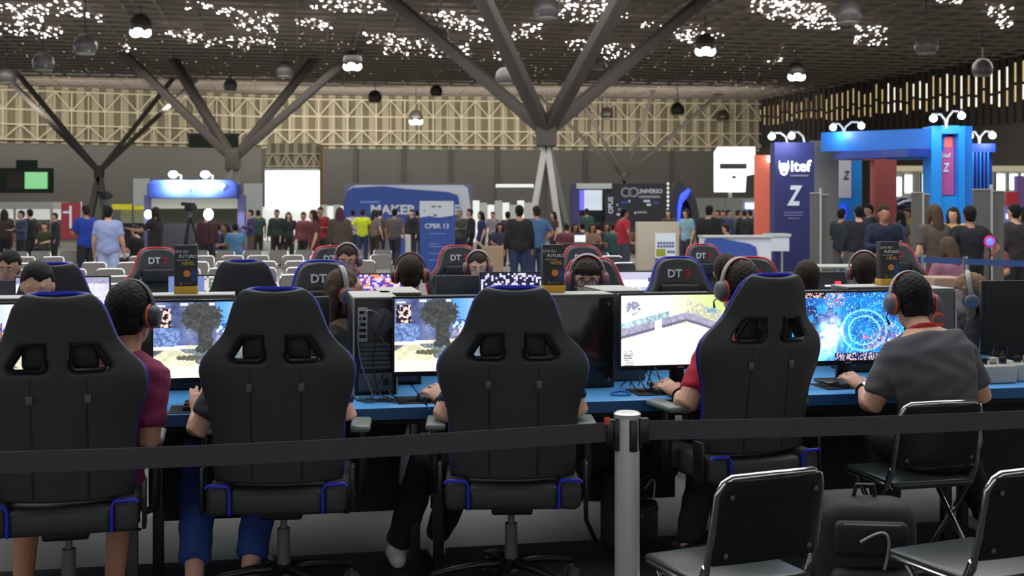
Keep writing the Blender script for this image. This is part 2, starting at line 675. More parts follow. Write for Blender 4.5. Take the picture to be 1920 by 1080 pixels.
# ------------------------------------------------------------------ pendant lamps
M_shade = mat('lamp_dark_shade', (66, 58, 56), 0.35, spec=0.6)
M_glassshade = mat('lamp_grey_shade', (104, 98, 98), 0.3, 0.0, spec=0.6)
M_bulb = mat('lamp_glow', (255, 252, 250), 0.5, emit=14, var=0)


def pendant(px, py, diam_px, label, lit=False, grey=False):
    s = diam_px / 1.0
    d = F / s
    c = P(px, py, d)
    if c.z > CEIL - .4:
        d = (CEIL - .6 - CAMZ) * F / (HY - py)
        c = P(px, py, d)
    r = diam_px / F * d / 2
    t = thing('pendant_lamp', label, 'lamp', c)
    prof = [(r * .18, r * .95), (r * .5, r * .86), (r * .85, r * .5), (r, 0), (r * .97, -r * .3), (r * .85, -r * .62), (r * .75, -r * .75)]
    obj('shade', MB().lathe(prof, n=14), M_glassshade if grey else M_shade, t, smooth=60)
    obj('rim', MB().lathe([(r * .78, -r * .72), (r * .8, -r * .78), (r * .7, -r * .8)], n=14), M_lightgrey, t)
    obj('cord', MB().tube([(0, 0, r * .9), (0, 0, max(r * 1.2, CEIL + .42 - c.z))], r * .06, 5), M_shade, t)
    if lit:
        for k in range(3):
            a = k * 2 * PI / 3 + .5
            obj('bulb', MB().ell((math.cos(a) * r * .55, -r * .25 + math.sin(a) * r * .3, -r * .72), (r * .5, r * .5, r * .44), n=10, m=6), M_bulb, t, smooth=60)
    return t


lamps = [(703, 182, 27, 0, 0, 'dark globe lamp above the open white screen'), (212, 205, 24, 0, 0, 'dark globe lamp before the cream gable left of the purple one'), (277, 196, 22, 0, 0, 'small dark globe lamp beside two crossing left column branches'),
         (780, 219, 26, 1, 0, 'lit lamp hanging low before the middle of the cream truss'), (880, 208, 24, 0, 0, 'dark globe lamp just right of the low lit lamp'), (608, 199, 22, 0, 0, 'dark globe lamp left of the tallest globe over the truss'),
         (1138, 213, 25, 0, 0, 'dark globe lamp right of the near column, leftmost of the right four'), (1270, 205, 27, 0, 0, 'highest dark globe lamp right of the near column'), (1231, 229, 22, 0, 0, 'lowest dark globe lamp right of the near column'),
         (1355, 218, 24, 0, 0, 'rightmost dark globe lamp before the cream truss'), (160, 84, 44, 0, 1, 'large grey globe lamp below the lit pair at upper left'), (81, 117, 40, 0, 1, 'grey globe lamp second from the left edge under the roof'),
         (14, 143, 34, 0, 1, 'grey globe lamp at the left picture edge under the roof'), (821, 66, 42, 0, 1, 'grey globe lamp behind the left branch of the near column'), (1025, 16, 50, 0, 1, 'large grey globe lamp at the top centre between column branches'),
         (1122, 121, 26, 0, 1, 'small pale globe lamp between the right branches of the near column'), (1590, 24, 50, 0, 1, 'large shiny globe lamp at the top right of the roof'), (1737, 84, 44, 0, 1, 'grey globe lamp above the bright louvre gaps'),
         (1842, 128, 38, 0, 1, 'grey globe lamp before the louvres near the right edge'), (534, 131, 34, 0, 1, 'grey globe lamp over the left branches of the second column'), (946, 144, 36, 0, 1, 'grey globe lamp left of the near column under the roof'),
         (264, 46, 42, 1, 0, 'brightest lit lamp at the upper left of the roof'), (661, 112, 36, 1, 0, 'lit lamp under the roof left of the centre'), (1322, 82, 40, 1, 0, 'lit lamp under the roof right of the near column'),
         (1493, 132, 34, 1, 0, 'lit lamp nearest the louvred wall'), (818, 171, 24, 0, 0, 'dark globe lamp tucked at the roof edge above the truss'), (432, 160, 26, 0, 1, 'pale globe lamp at the roof edge above the second column')]
for px, py, dm, lit, grey, lab in lamps:
    pendant(px, py, dm, lab, lit, grey)

# ------------------------------------------------------------------ desks
def desk(a0, a1, b0, b1, label, legs=True, leg_m=None):
    t = thing('gaming_desk', label, 'desk', RW((a0 + a1) / 2, (b0 + b1) / 2), TH)
    w, dp = a1 - a0 - .006, b1 - b0
    obj('tabletop', MB().box((0, 0, .735), (w, dp, .03)), M_bluetop, t, .006)
    obj('edge_strip', MB().box((0, -dp / 2 - .003, .725), (w, .006, .05)), mat('blue_edge', (30, 92, 150), .4), t)
    obj('modesty_panel', MB().box((0, -dp / 2 + .34, .47), (w - .1, .02, .50)), M_matteblack, t)
    obj('apron_rail', MB().box((0, -dp / 2 + .05, .695), (w - .06, .03, .05)), M_matteblack, t)
    for sx in (-1, 1):
        for sy in (-1, 1):
            obj('leg', MB().box((sx * (w / 2 - .05), sy * (dp / 2 - .06), .36), (.045, .045, .72)), leg_m or M_blackplastic, t, .006)
    return t


edges = [RA(-230, 0), RA(270, 0) - .0, RA(803, 0), RA(1330, 0), RA(1805, 0), RA(2130, 0)]
dl = ['blue-topped desk at the left edge of the near row', 'blue-topped desk of the near row holding the first castle game screen', 'blue-topped desk of the near row with the cabled tower and second castle screen',
      'blue-topped desk of the near row holding the pale game screen', 'blue-topped desk at the right end of the near row with grey power boxes']
for i in range(5):
    desk(edges[i], edges[i + 1], 0 if i < 4 else .03, 1.4, dl[i], leg_m=M_greyplastic if i == 0 else None)
for i, (x0, x1) in enumerate(((-260, 420), (420, 980), (980, 1500), (1500, 2150))):
    desk(RA(x0, 3.0), RA(x1, 3.0), 3.0, 4.4, ['blue desk of the second block behind the leftmost seats', 'blue desk of the second block under the purple lit screen', 'blue desk of the second block under the green and white screen',
                                             'blue desk of the second block below the blue portal stand'][i])


# ------------------------------------------------------------------ gaming chairs
HWZ = [(.42, .225), (.50, .240), (.60, .246), (.75, .250), (.813, .255), (.866, .27), (.92, .288), (.983, .298), (1.02, .288), (1.047, .268), (1.09, .222), (1.132, .192), (1.18, .176), (1.217, .164), (1.255, .15), (1.285, .128), (1.305, .095)]


def hw(z):
    return float(np.interp(z, [q[0] for q in HWZ], [q[1] for q in HWZ]))


def back_y(z, u):
    return -.20 - (z - .42) * .16 + .085 * abs(u) ** 2.2 * (1 if z < 1.08 else max(.35, 1 - (z - 1.08) * 3))


def gaming_chair(name, label, pipe, logo=False, cushion=False):
    t = thing(name, label, 'gaming chair')
    NZ, NU = 42, 26
    zs = [.535 + (1.305 - .535) * (i / NZ) for i in range(NZ + 1)]
    vs, fs = [], []
    for z in zs:
        for j in range(NU + 1):
            u = -1 + 2 * j / NU
            vs.append((u * hw(z), back_y(z, u), z))

    def in_hole(x, z):
        x = abs(x)
        return 1.035 < z < 1.125 and .048 < x < .085 + (1.125 - z) * .62 + .03
    for i in range(NZ):
        for j in range(NU):
            q = (i * (NU + 1) + j, i * (NU + 1) + j + 1, (i + 1) * (NU + 1) + j + 1, (i + 1) * (NU + 1) + j)
            cx = sum(vs[k][0] for k in q) / 4
            cz = sum(vs[k][2] for k in q) / 4
            if not in_hole(cx, cz):
                fs.append(q)
    me = bpy.data.meshes.new('backrest')
    me.from_pydata(vs, [], fs)
    o = link('backrest', me, M_leather, t)
    md = o.modifiers.new('s', 'SOLIDIFY')
    md.thickness = .07
    md.offset = 0
    md = o.modifiers.new('u', 'SUBSURF')
    md.levels = 1
    md.render_levels = 1
    bake(o)
    o.data.polygons.foreach_set('use_smooth', [True] * len(o.data.polygons))
    # piping round the outline
    pts = []
    for z in zs[1:]:
        pts.append(Vector((hw(z) + .004, back_y(z, 1) - .008, z)))
    top = [Vector((u * hw(1.305), back_y(1.305, u) - .008, 1.311)) for u in (.6, 0, -.6)]
    pts = pts + top + [Vector((-p.x, p.y, p.z)) for p in reversed(pts)]
    obj('piping', MB().tube(pts, .0085, 6), pipe, t, smooth=60)
    for s in (-1, 1):
        ring = [(s * .046, 1.128), (s * .118, 1.126), (s * .168, 1.045), (s * .150, 1.03), (s * .060, 1.03), (s * .046, 1.045)]
        obj('opening_rim', MB().tube([(x, back_y(z, x / hw(z)) - .036, z) for x, z in ring], .010, 6, closed=True), M_blackplastic, t, smooth=60)
        obj('seam', MB().tube([(s * .096, back_y(z, .4) - .0365, z) for z in (1.0, .9, .8, .7, .6, .55)], .0045, 5), M_leather2, t, smooth=60)
        obj('strap_buckle', MB().box((s * .10, back_y(.93, .35) - .041, .925), (.024, .014, .034)), M_greyplastic, t, .004)
    pil = obj('head_pillow', MB().box((0, back_y(1.08, 0) + .062, 1.082), (.27, .05, .115)), M_leather2, t, .02, 3)
    if logo:
        tx = text('DT', .072, M_white, t, (.028, back_y(1.205, 0) + .044, 1.205), (PI / 2, 0, PI), bold=.002)
        text('3', .072, M_redpipe, t, (-.058, back_y(1.205, 0) + .044, 1.205), (PI / 2, 0, PI), bold=.002)
        obj('logo_underline', MB().box((.0, back_y(1.16, 0) + .042, 1.163), (.15, .004, .006)), M_greyplastic, t)
    if cushion:
        obj('lumbar_cushion', MB().ell((0, back_y(1.0, 0) + .075, 1.02), (.19, .06, .075)), M_leather2, t, smooth=60)
        for s in (-1, 1):
            obj('cushion_end', MB().ell((s * .15, back_y(1.0, 0) + .080, 1.02), (.05, .058, .07)), pipe, t, smooth=60)
    # seat
    obj('seat', MB().box((0, .0, .468), (.37, .56, .10)), M_leather, t, .03, 3)
    obj('seat_pan', MB().box((0, .02, .415), (.40, .42, .03)), M_blackplastic, t, .01)
    for s in (-1, 1):
        bo = obj('seat_bolster', MB().box((s * .225, .0, .478), (.095, .56, .12)), M_leather, t, .028, 3)
        loop = [(s * .180, -.281, .425), (s * .180, -.282, .52), (s * .19, -.281, .538), (s * .262, -.279, .540), (s * .272, -.277, .53)]
        obj('bolster_piping', MB().tube(loop, .008, 6), pipe, bo, smooth=60)
        br = obj('recliner_bracket', MB().prism([(s * .285, .42), (s * .30, .42), (s * .30, .60), (s * .285, .60)], -.25, -.17), M_blackplastic, t, .004)
        ar = obj('armrest', MB().tube([(s * .27, .03, .42), (s * .315, .03, .43), (s * .318, .03, .55), (s * .318, .03, .70)], [.018, .022, .024, .02], 8), M_blackplastic, t, smooth=60)
        obj('pad', MB().box((s * .315, .04, .715), (.085, .24, .028)), M_pad, ar, .012, 3)
    obj('tilt_mechanism', MB().box((0, 0, .385), (.17, .24, .05)), M_blackplastic, t, .01)
    obj('tilt_lever', MB().tube([(.05, .02, .375), (.2, .0, .365), (.27, -.01, .36)], .006, 6), M_chrome, t)
    obj('gas_lift', MB().lathe([(.014, .36), (.014, .30), (.026, .30), (.027, .15), (.03, .10)]), M_greyplastic, t)
    for k in range(5):
        a = PI / 2 + k * 2 * PI / 5 + .3
        dx, dy = math.cos(a), math.sin(a)
        lg = obj('base_leg', MB().tube([(dx * .02, dy * .02, .135), (dx * .12, dy * .12, .13), (dx * .24, dy * .24, .11), (dx * .33, dy * .33, .085)], [(.03, .022), (.027, .02), (.023, .016), (.018, .013)], 8, lat=Vector((-dy, dx, 0)), cap=.6), M_blackplastic, t, smooth=60)
        wh = MB()
        for s in (-1, 1):
            c = Vector((dx * .33 - dy * s * .016, dy * .33 + dx * s * .016, .034))
            wh.lathe([(.01, -.009), (.026, -.009), (.026, .009), (.01, .009)], c, 12, Vector((-dy, dx, 0)))
        wh.tube([(dx * .33, dy * .33, .04), (dx * .33, dy * .33, .09)], .008, 6)
        obj('caster', wh, M_greyplastic, lg)
    return t


def gfoot(px, d, fwd, rz):
    """floor point of a chair whose backrest stands at pixel column px and distance d"""
    p = G(px, d)
    return p + Vector((-math.sin(rz), math.cos(rz), 0)) * fwd


ch_blue = gaming_chair('gaming_chair', 'x', M_bluepipe)
used_b = [False]
gA = None
rz = TH + rad(3)
place(ch_blue, used_b, gfoot(112, 4.36, .28, rz), rz, 'black gaming chair with blue piping at the left edge before the player in maroon')
rz = TH - rad(6)
place(ch_blue, used_b, gfoot(518, 4.66, .28, rz), rz, 'black gaming chair with blue piping in front of the first castle game screen')
rz = TH - rad(9)
place(ch_blue, used_b, gfoot(963, 4.74, .28, rz), rz, 'black gaming chair with blue piping left of the chrome barrier post')
rz = TH + rad(10)
o = place(ch_blue, used_b, gfoot(1438, 5.12, .28, rz) + Vector((0, 0, .0)), rz, 'black gaming chair with blue piping turned before the player in red')
for ch in o.children:
    if ch.name.split('.')[0] in ('gas_lift', 'base_leg'):
        continue
    ch.location.z += .03
# second block, chairs seen from behind
rz = TH
place(ch_blue, used_b, RP(112, 2.42), TH + .05, 'blue-edged gaming chair seen from behind between two white lit screens')
place(ch_blue, used_b, RP(465, 2.6), TH - .06, 'black gaming chair seen from behind right of the leftmost orange-footed sign')
ch_blogo = gaming_chair('gaming_chair', 'x', M_bluepipe, True, True)
ub2 = [False]
place(ch_blogo, ub2, RP(618, 1.78), TH + PI + .1, 'blue-edged gaming chair with white front logo behind the long-haired player')
place(ch_blogo, ub2, RP(1296, 1.95), TH + PI - .05, 'empty blue-edged gaming chair with white front logo and lumbar cushion')
ch_red = gaming_chair('gaming_chair', 'x', M_redpipe, True)
ur = [False]
for px, b, r, lab in ((306, 3.9 + .9, .25, 'red-edged gaming chair behind the leftmost orange-footed sign'), (632, 5.0, .1, 'red-edged gaming chair behind the man in profile at the back row'), (872, 4.95, .05, 'red-edged gaming chair with white logo behind the short-haired man by the blue totem'),
                      (1124, 1.9, -.1, 'red-edged gaming chair behind the boy in glasses'), (1108, 4.8, 0, 'red-edged gaming chair farther back over the glasses boy headset'), (1345, 5.0, .1, 'red-edged gaming chair in front of the blue and white counter'),
                      (1424, 1.86, -.2, 'red-edged gaming chair beyond the headset of the player in red'), (1690, 5.0, -.3, 'red-edged gaming chair right of the rightmost orange-footed sign')):
    place(ch_red, ur, RP(px, b), TH + PI + r, lab)


# ------------------------------------------------------------------ folding chairs
def folding_chair(name, label, fine=True, frame_m=None, pad_m=None, seat_m=None):
    t = thing(name, label, 'folding chair')
    n = 10 if fine else 5
    r = .0115
    fm = frame_m or M_chrome
    pm = pad_m or M_vinyl
    pts = [(-.215, .22, .02), (-.203, -.12, .43), (-.200, -.165, .50), (-.197, -.19, .62), (-.192, -.213, .75), (-.178, -.225, .785), (-.15, -.228, .80), (0, -.236, .803), (.15, -.228, .80), (.178, -.225, .785), (.192, -.213, .75), (.197, -.19, .62), (.200, -.165, .50), (.203, -.12, .43), (.215, .22, .02)]
    obj('frame', MB().tube(pts, r, n), fm, t, smooth=60)
    for s in (-1, 1):
        obj('rear_leg', MB().tube([(s * .185, .14, .43), (s * .185, -.26, .02)], r, n), fm, t, smooth=60)
        if fine:
            obj('rubber_foot', MB().lathe([(.015, 0), (.017, .03), (.013, .035)], (s * .215, .22, 0), 10), M_matteblack, t)
            obj('hinge', MB().tube([(s * .203, -.13, .44), (s * .20, -.165, .52)], .014, 8), fm, t, smooth=60)
    obj('crossbar', MB().tube([(-.185, -.20, .085), (.185, -.20, .085)], .008, 6), fm, t)
    # curved back pad
    b = MB()
    NU, NZ = (10, 5) if fine else (4, 2)
    vs, fs = [], []
    for side in (0, 1):
        for i in range(NZ + 1):
            z = .525 + (.795 - .525) * i / NZ
            for j in range(NU + 1):
                u = -1 + 2 * j / NU
                yb = float(np.interp(z, [.5, .62, .75, .80], [-.165, -.19, -.213, -.228]))
                vs.append((u * (.19 - .012 * (i == NZ)), yb - .014 * (1 - u * u) + (.012 if side else -.012), z))
    st = (NZ + 1) * (NU + 1)
    for i in range(NZ):
        for j in range(NU):
            a = i * (NU + 1) + j
            fs.append((a, a + 1, a + NU + 2, a + NU + 1))
            fs.append((st + a, st + a + NU + 1, st + a + NU + 2, st + a + 1))
    for j in range(NU):
        fs.append((j, st + j, st + j + 1, j + 1))
        a = NZ * (NU + 1) + j
        fs.append((a, a + 1, st + a + 1, st + a))
    for i in range(NZ):
        a = i * (NU + 1)
        fs.append((a, a + NU + 1, st + a + NU + 1, st + a))
        a += NU
        fs.append((a, st + a, st + a + NU + 1, a + NU + 1))
    b.add(vs, fs)
    obj('backrest', b, pm, t, .004 if fine else 0)
    if fine:
        for s in (-1, 1):
            for z in (.56, .745):
                obj('rivet', MB().ell((s * .155, float(np.interp(z, [.5, .62, .75], [-.165, -.19, -.213])) - .027, z), (.009, .005, .009), n=8, m=5), M_greyplastic, t, smooth=60)
    obj('seat', MB().box((0, .03, .445), (.38, .40, .035)), seat_m or M_seatvinyl, t, .014 if fine else 0, 3)
    if fine:
        obj('seat_rim', MB().tube([(-.19, -.15, .437), (-.195, .20, .437), (-.17, .235, .437), (.17, .235, .437), (.195, .20, .437), (.19, -.15, .437)], .008, 8), fm, t, smooth=60)
    return t


fc = folding_chair('folding_chair', 'x')
uf = [False]
place(fc, uf, gfoot(1450, 3.66, .23, rad(24)), rad(24), 'black folding chair with chrome frame nearest the barrier post')
place(fc, uf, gfoot(1945, 3.72, .23, rad(24)), rad(24), 'black folding chair with chrome frame cut by the right picture edge')
place(fc, uf, gfoot(1768, 5.03, .23, TH + .06), TH + .06, 'black folding chair that the player in the grey shirt sits on')

# ------------------------------------------------------------------ barrier posts and belts
def barrier_post(label, loc):
    t = thing('barrier_post', label, 'barrier post', loc, rad(13))
    obj('base', MB().lathe([(.001, 0), (.16, 0), (.165, .012), (.15, .028), (.05, .045), (.04, .055)], n=28), M_steel, t)
    obj('tube', MB().lathe([(.0375, .03), (.0375, .885)], n=28), M_steel, t, smooth=60)
    obj('head', MB().lathe([(.0345, .885), (.0345, .985), (.04, .985), (.041, .997), (.034, 1.002), (.001, 1.002)], n=28), M_steel, t)
    for k in range(4):
        a = k * PI / 2 + .18
        c = Vector((math.cos(a) * .034, math.sin(a) * .034, .935))
        obj('belt_slot', MB().box(c, (.024, .022, .095), Matrix.Rotation(a, 3, 'Z')), M_blackplastic, t, .003)
    return t


pp = G(1176, 3.6)
bdir = Vector((math.cos(rad(13)), math.sin(rad(13)), 0))
posts = [pp, pp - bdir * 2.35, pp + bdir * 2.35]
barrier_post('chrome barrier post standing between the black belts', posts[0])
barrier_post('chrome barrier post ending the belt beyond the left picture edge', posts[1])
barrier_post('chrome barrier post ending the belt beyond the right picture edge', posts[2])
M_belt = mat('black_belt_webbing', (74, 69, 74), 0.8, bump=.2, scale=80)
for k, (q, lab) in enumerate(((posts[1], 'black webbing belt stretched left from the chrome post'), (posts[2], 'black webbing belt stretched right from the chrome post'))):
    bm_ = MB()
    n = 16
    d = (q - pp)
    nn = Vector((-bdir.y, bdir.x, 0)) * .0012
    dd = d.normalized()
    ring = []
    for i in range(n + 1):
        f = i / n
        p = pp + dd * .045 + (d - dd * .09) * f
        z = .944 - .018 * math.sin(PI * f)
        tw = .004 * math.sin(f * 5)
        ring += [p + nn + Vector((tw, 0, z - .029)), p - nn + Vector((tw, 0, z - .029)), p - nn + Vector((-tw, 0, z + .029)), p + nn + Vector((-tw, 0, z + .029))]
    fs = []
    for i in range(n):
        for j in range(4):
            j2 = (j + 1) % 4
            fs.append((i * 4 + j, i * 4 + j2, i * 4 + 4 + j2, i * 4 + 4 + j))
    fs += [(3, 2, 1, 0), (n * 4, n * 4 + 1, n * 4 + 2, n * 4 + 3)]
    bm_.add(ring, fs)
    t = thing('barrier_belt', lab, 'barrier belt', (0, 0, 0))
    obj('webbing', bm_, M_belt, t)
    e = pp + dd * .052 + Vector((0, 0, .944))
    obj('belt_clip', MB().box(e, (.03, .02, .075), Matrix.Rotation(rad(13), 3, 'Z')), M_blackplastic, t, .003)
    if k == 0:
        obj('warning_tag', MB().box(e + Vector((-.012, -.012, .034)), (.016, .004, .02), Matrix.Rotation(rad(13), 3, 'Z')), M_orange, t)


# ------------------------------------------------------------------ pictures on the screens
R2 = np.random.RandomState(3)
noise_t = R2.rand(40, 64)


def nz(u, v, k=1):
    return noise_t[int(v * 39 * k) % 40, int(u * 63 * k) % 64]


def sn(u, v, fx, fy):
    """smooth noise 0..1"""
    x, y = u * fx, v * fy
    i, j = int(x), int(y)
    a, b = x - i, y - j
    a, b = a * a * (3 - 2 * a), b * b * (3 - 2 * b)
    g = lambda p, q: noise_t[q % 40, p % 64]
    return (g(i, j) * (1 - a) + g(i + 1, j) * a) * (1 - b) + (g(i, j + 1) * (1 - a) + g(i + 1, j + 1) * a) * b


def castle(u, v):
    n = sn(u, v, 26, 16)
    n2 = sn(u + .3, v + .7, 70, 44)
    edge = .58 - .05 * (u - .1)
    if v < edge:
        c = np.array([104, 116, 160]) + 34 * math.sin(u * 30) * (.4 + .6 * n) + 34 * (n2 - .5)
        if v > .34 and u < .2:
            c = np.array([112, 140, 196]) + 90 * (n2 - .5)
        if u > .45:
            if v < .30 + .04 * (n - .5):
                k = min(1, max(0, (u - .45) * 3))
                c = np.array([80 + 160 * k, 165 + 75 * k, 255])
            elif v < .40:
                c = np.array([70, 112, 196]) + 150 * (n2 > .55)
            else:
                c = np.array([140, 142, 176]) + 120 * (n2 - .5)
            if .50 < u < .54 and v > .40:
                c = np.array([236, 224, 230])
    else:
        c = np.array([244, 242, 206]) + 46 * (n - .6)
        if v < edge + .05 and u < .24:
            c = np.array([240, 240, 244])
        elif v < edge + .13 - u and u < .13:
            c = np.array([110, 112, 130]) + 40 * (n2 - .5)
        if .62 < v < .82 and abs(u - .50 - (v - .70) * 1.2) < .24 * (.5 + n):
            c = np.array([122, 138, 146]) + 70 * (n2 - .5)
        if ((u - .26) / .10) ** 2 + ((v - .735) / .035) ** 2 < .3 + 1.2 * n2:
            c = np.array([104, 104, 88])
        if v > .84 and u < .34:
            c = np.array([250, 248, 236])
        if abs((u - .42) + (v - .92) * .9) < .008 and v > .80:
            c = np.array([90, 90, 92])
        if .42 < u < .50 and .80 < v < .88:
            c = np.array([255, 170 + 80 * n2, 214])
    if ((u - .345) / .155) ** 2 + ((v - .20) / .20) ** 2 < 1 + .7 * (n2 - .5) or (abs(u - .37) < .06 + .03 * (n - .5) and .36 < v < .66 + .06 * (n - .5)):
        c = np.array([74, 76, 76]) + 34 * (n2 - .5) + 16 * (n - .5)
    if .012 < u < .125 and .08 < v < .33:
        c = np.array([24, 24, 38]) if n2 < .56 else np.array([240, 120 + 120 * n2, 200])
    if .01 < u < .09 and .035 < v < .06 or .19 < u < .25 and .01 < v < .045 or .40 < u < .44 and .01 < v < .05:
        c = np.array([235, 235, 250])
    if .66 < u < .74 and .12 < v < .6 and n > .42:
        c = np.array([170, 108, 96]) if n2 < .6 else np.array([30, 64, 180])
    return c


def courtyard(u, v):
    n = sn(u, v, 60, 36)
    c = np.array([252, 253, 250])
    if u > .42 and v < .42:
        k = (u - .42) / .58
        c = np.array([250 - 50 * k, 252 - 20 * k, 235 - 130 * k])
        if v > .3 and n > .5:
            c = c * .93
    # wall running up from the left to the middle, then down to the right
    y0 = .60 - (u / .55) * .24 if u < .55 else .36 + (u - .55) * .58
    if y0 - .11 < v < y0 + .02:
        c = np.array([172, 170, 196]) + 40 * (n - .5)
        if v > y0 - .02:
            c = np.array([118, 112, 140])
        if .28 < u < .34:
            c = np.array([250, 250, 250])
    elif y0 - .2 < v <= y0 - .11 and u < .4:
        c = np.array([176, 206, 216]) + 90 * (n - .5)
    if u > .55 and y0 - .3 < v < y0 - .11 and n > .45:
        c = np.array([200, 196, 190])
    if ((u - .10) / .06) ** 2 + ((v - .18) / .10) ** 2 < 1:
        c = np.array([150, 156, 186]) if n > .45 else np.array([232, 234, 240])
    if .72 < u < .80 and .2 < v < .26:
        c = np.array([130, 176, 200])
    if .02 < u < .10 and v > .78 and (int(v * 60) % 2) and n > .4:
        c = np.array([150, 150, 160])
    return c


def arena(u, v):
    n = sn(u, v, 12, 8)
    m = sn(u + .5, v + .2, 34, 20)
    n2 = sn(u + .9, v + .4, 110, 64)
    c = np.array([20 + 20 * m, 84 + 90 * n + 40 * (m - .5), 190 + 60 * n])
    if u < .40 and .2 < v < .78 and n < .62:
        c = np.array([38, 66, 132]) + 30 * (m - .5)
    r = math.hypot((u - .64) * 1.5, (v - .56))
    if abs(r - .21 - .02 * (m - .5)) < .016 or abs(r - .30) < .010 * (1 + m):
        c = np.array([120, 226, 255])
    if abs(math.sin(18 * (u + .6 * v) + 5 * n)) < .10 and u > .42:
        c = c + np.array([40, 90, 60])
    g = math.exp(-(((u - .34) / .10) ** 2 + ((v - .60) / .24) ** 2)) * (.55 + .9 * m)
    g2 = math.exp(-(((u - .20) / .14) ** 2 + ((v - .90) / .16) ** 2))
    c = c + 300 * g * np.array([1, .93, .95]) + 200 * g2 * np.array([.75, .95, 1])
    for (a, b, q) in ((.38, .10, .09), (.70, .72, .10), (.87, .60, .10), (.20, .60, .06), (.86, .74, .06)):
        if math.hypot(u - a, (v - b) * .7) < q and n2 > .56:
            c = np.array([232, 90, 130]) if m > .45 else np.array([250, 220, 230])
    if n2 > .80:
        c = np.array([150, 225, 255])
    if v < .07 and .1 < u < .30:
        c = np.array([250, 200, 190]) if n2 > .5 else np.array([20, 24, 40])
    if v > .89 and .38 < u < .84:
        c = np.array([214, 190, 196]) if n2 > .55 else np.array([30, 44, 96])
    return c


def whitepage(u, v):
    n = nz(u, v)
    c = np.array([238, 240, 250])
    if v < .16:
        c = np.array([200, 196, 226])
    if u < .12 and v > .2:
        c = np.array([150, 224, 60])
    if .45 < u < .8 and .12 < v < .2:
        c = np.array([70, 70, 90])
    if .2 < u < .85 and .35 < v < .62:
        c = np.array([176, 192, 226]) if n < .7 else np.array([250, 250, 255])
    return c


def paleblue(u, v):
    return np.array([226, 224, 255]) + 30 * (nz(u, v) - .5) - (60 if v < .12 else 0)


def mosaic(u, v):
    n = nz(u, v)
    return np.array([90, 70, 190]) if n < .45 else np.array([236, 214, 250]) if n < .8 else np.array([250, 150, 90])


def gallery(u, v):
    n = nz(u, v)
    if u < .4:
        return np.array([110, 130, 190])
    return np.array([90, 130, 110]) if n < .4 else np.array([226, 206, 206])


def ui_dark(u, v):
    n = nz(u, v)
    return np.array([30, 30, 60]) if n < .6 else np.array([220, 216, 250])


# ------------------------------------------------------------------ monitors
def monitor(label, a, b, paint=None, rz=0.0, zb=.87, strength=1.15, res=(96, 54), toward_far=False, W=.598, H=.336, tilt=0.0):
    """screen faces -y of the thing (towards row A); toward_far turns it round"""
    loc = RW(a, b, .75)
    t = thing('monitor', label, 'monitor', loc, TH + rz + (PI if toward_far else 0))
    z0 = zb - .75
    c = Vector((0, 0, z0 + H / 2))
    obj('housing', MB().box(c + Vector((0, .022, -.006)), (W + .016, .034, H + .03)), M_blackplastic, t, .006)
    obj('bezel', MB().box(c + Vector((0, .002, -.006)), (W + .018, .012, H + .032)), M_matteblack, t, .002)
    if paint:
        picture('screen', W, H, res[0], res[1], paint, screen_mat('lit_screen', strength), t, c + Vector((0, -.0055, 0)))
    else:
        obj('screen', MB().box(c + Vector((0, -.004, 0)), (W, .004, H)), M_screenoff, t)
    obj('maker_mark', MB().box(c + Vector((0, -.0055, -H / 2 - .011)), (.035, .002, .006)), M_lightgrey, t)
    obj('neck', MB().box((0, .06, z0 / 2 + .07), (.07, .03, z0 + .14)), M_blackplastic, t, .006)
    obj('foot', MB().box((0, .05, .008), (.24, .18, .016)), M_blackplastic, t, .006)
    return t


def mon_px(label, px, b, paint, **k):
    return monitor(label, RA(px, b), b, paint, **k)


mon_px('monitor at the left picture edge with a blue-grey castle game', -62, .26, castle, res=(150, 84))
mon_px('monitor with the castle game beside the maroon player', 418, .26, castle, res=(150, 84))
mon_px('monitor with the castle game beside the cabled tower', 860, .28, castle, res=(150, 84))
mon_px('monitor with the bright pale courtyard game before the player in red', 1276, .29, courtyard, strength=1.3, res=(150, 84))
mon_px('monitor with the glowing blue arena game before the grey shirt player', 1590, .29, arena, strength=1.35, res=(180, 100))
mon_px('switched-off dark monitor at the right edge above the grey power boxes', 1948, .42, None, rz=-.12, zb=.90)
# far side of the first block: seen from behind
for px, lab in ((60, 'back of the monitor behind the leftmost chair'), (505, 'back of the monitor beyond the second near chair'), (830, 'back of the monitor beyond the second castle screen'), (1225, 'back of the monitor in front of the glasses boy'), (1545, 'back of the monitor beyond the blue arena screen')):
    mon_px(lab, px, 1.12, None, toward_far=True, zb=.82)
# second block, facing us
for px, paint, lab in ((118, paleblue, 'white lit monitor showing on both sides of the leftmost rear chair'), (400, gallery, 'small picture-filled monitor between the orange-footed sign and the rear black chair'), (702, mosaic, 'purple lit monitor left of the rear player with orange headset'),
                       (978, ui_dark, 'dark and white lit monitor left of the middle orange-footed sign'), (1222, whitepage, 'monitor with a white page and green bar beside the empty blue chair')):
    mon_px(lab, px, 3.28, paint, res=(40, 24), zb=.83)
for px, lab in ((890, 'back of the monitor hiding the short-haired man below the eyes'), (1520, 'dark monitor back with a red mark right of the chair in blue'), (640, 'back of the monitor in front of the man in profile'), (60, 'back of the monitor below the leftmost face')):
    mon_px(lab, px, 4.05, None, toward_far=True, zb=.77)
t = thing('tower_light', 'small red glowing logo light on the dark rear tower', 'light', RP(1571, 4.0, 1.02), TH)
obj('logo_plate', MB().box((0, 0, 0), (.05, .02, .03)), mat('red_glow', (255, 60, 70), emit=1.2, var=0), t, .004)
obj('status_strip', MB().box((-.09, 0, -.02), (.045, .015, .012)), mat('white_glow', (230, 236, 255), emit=1.2, var=0), t, .002)


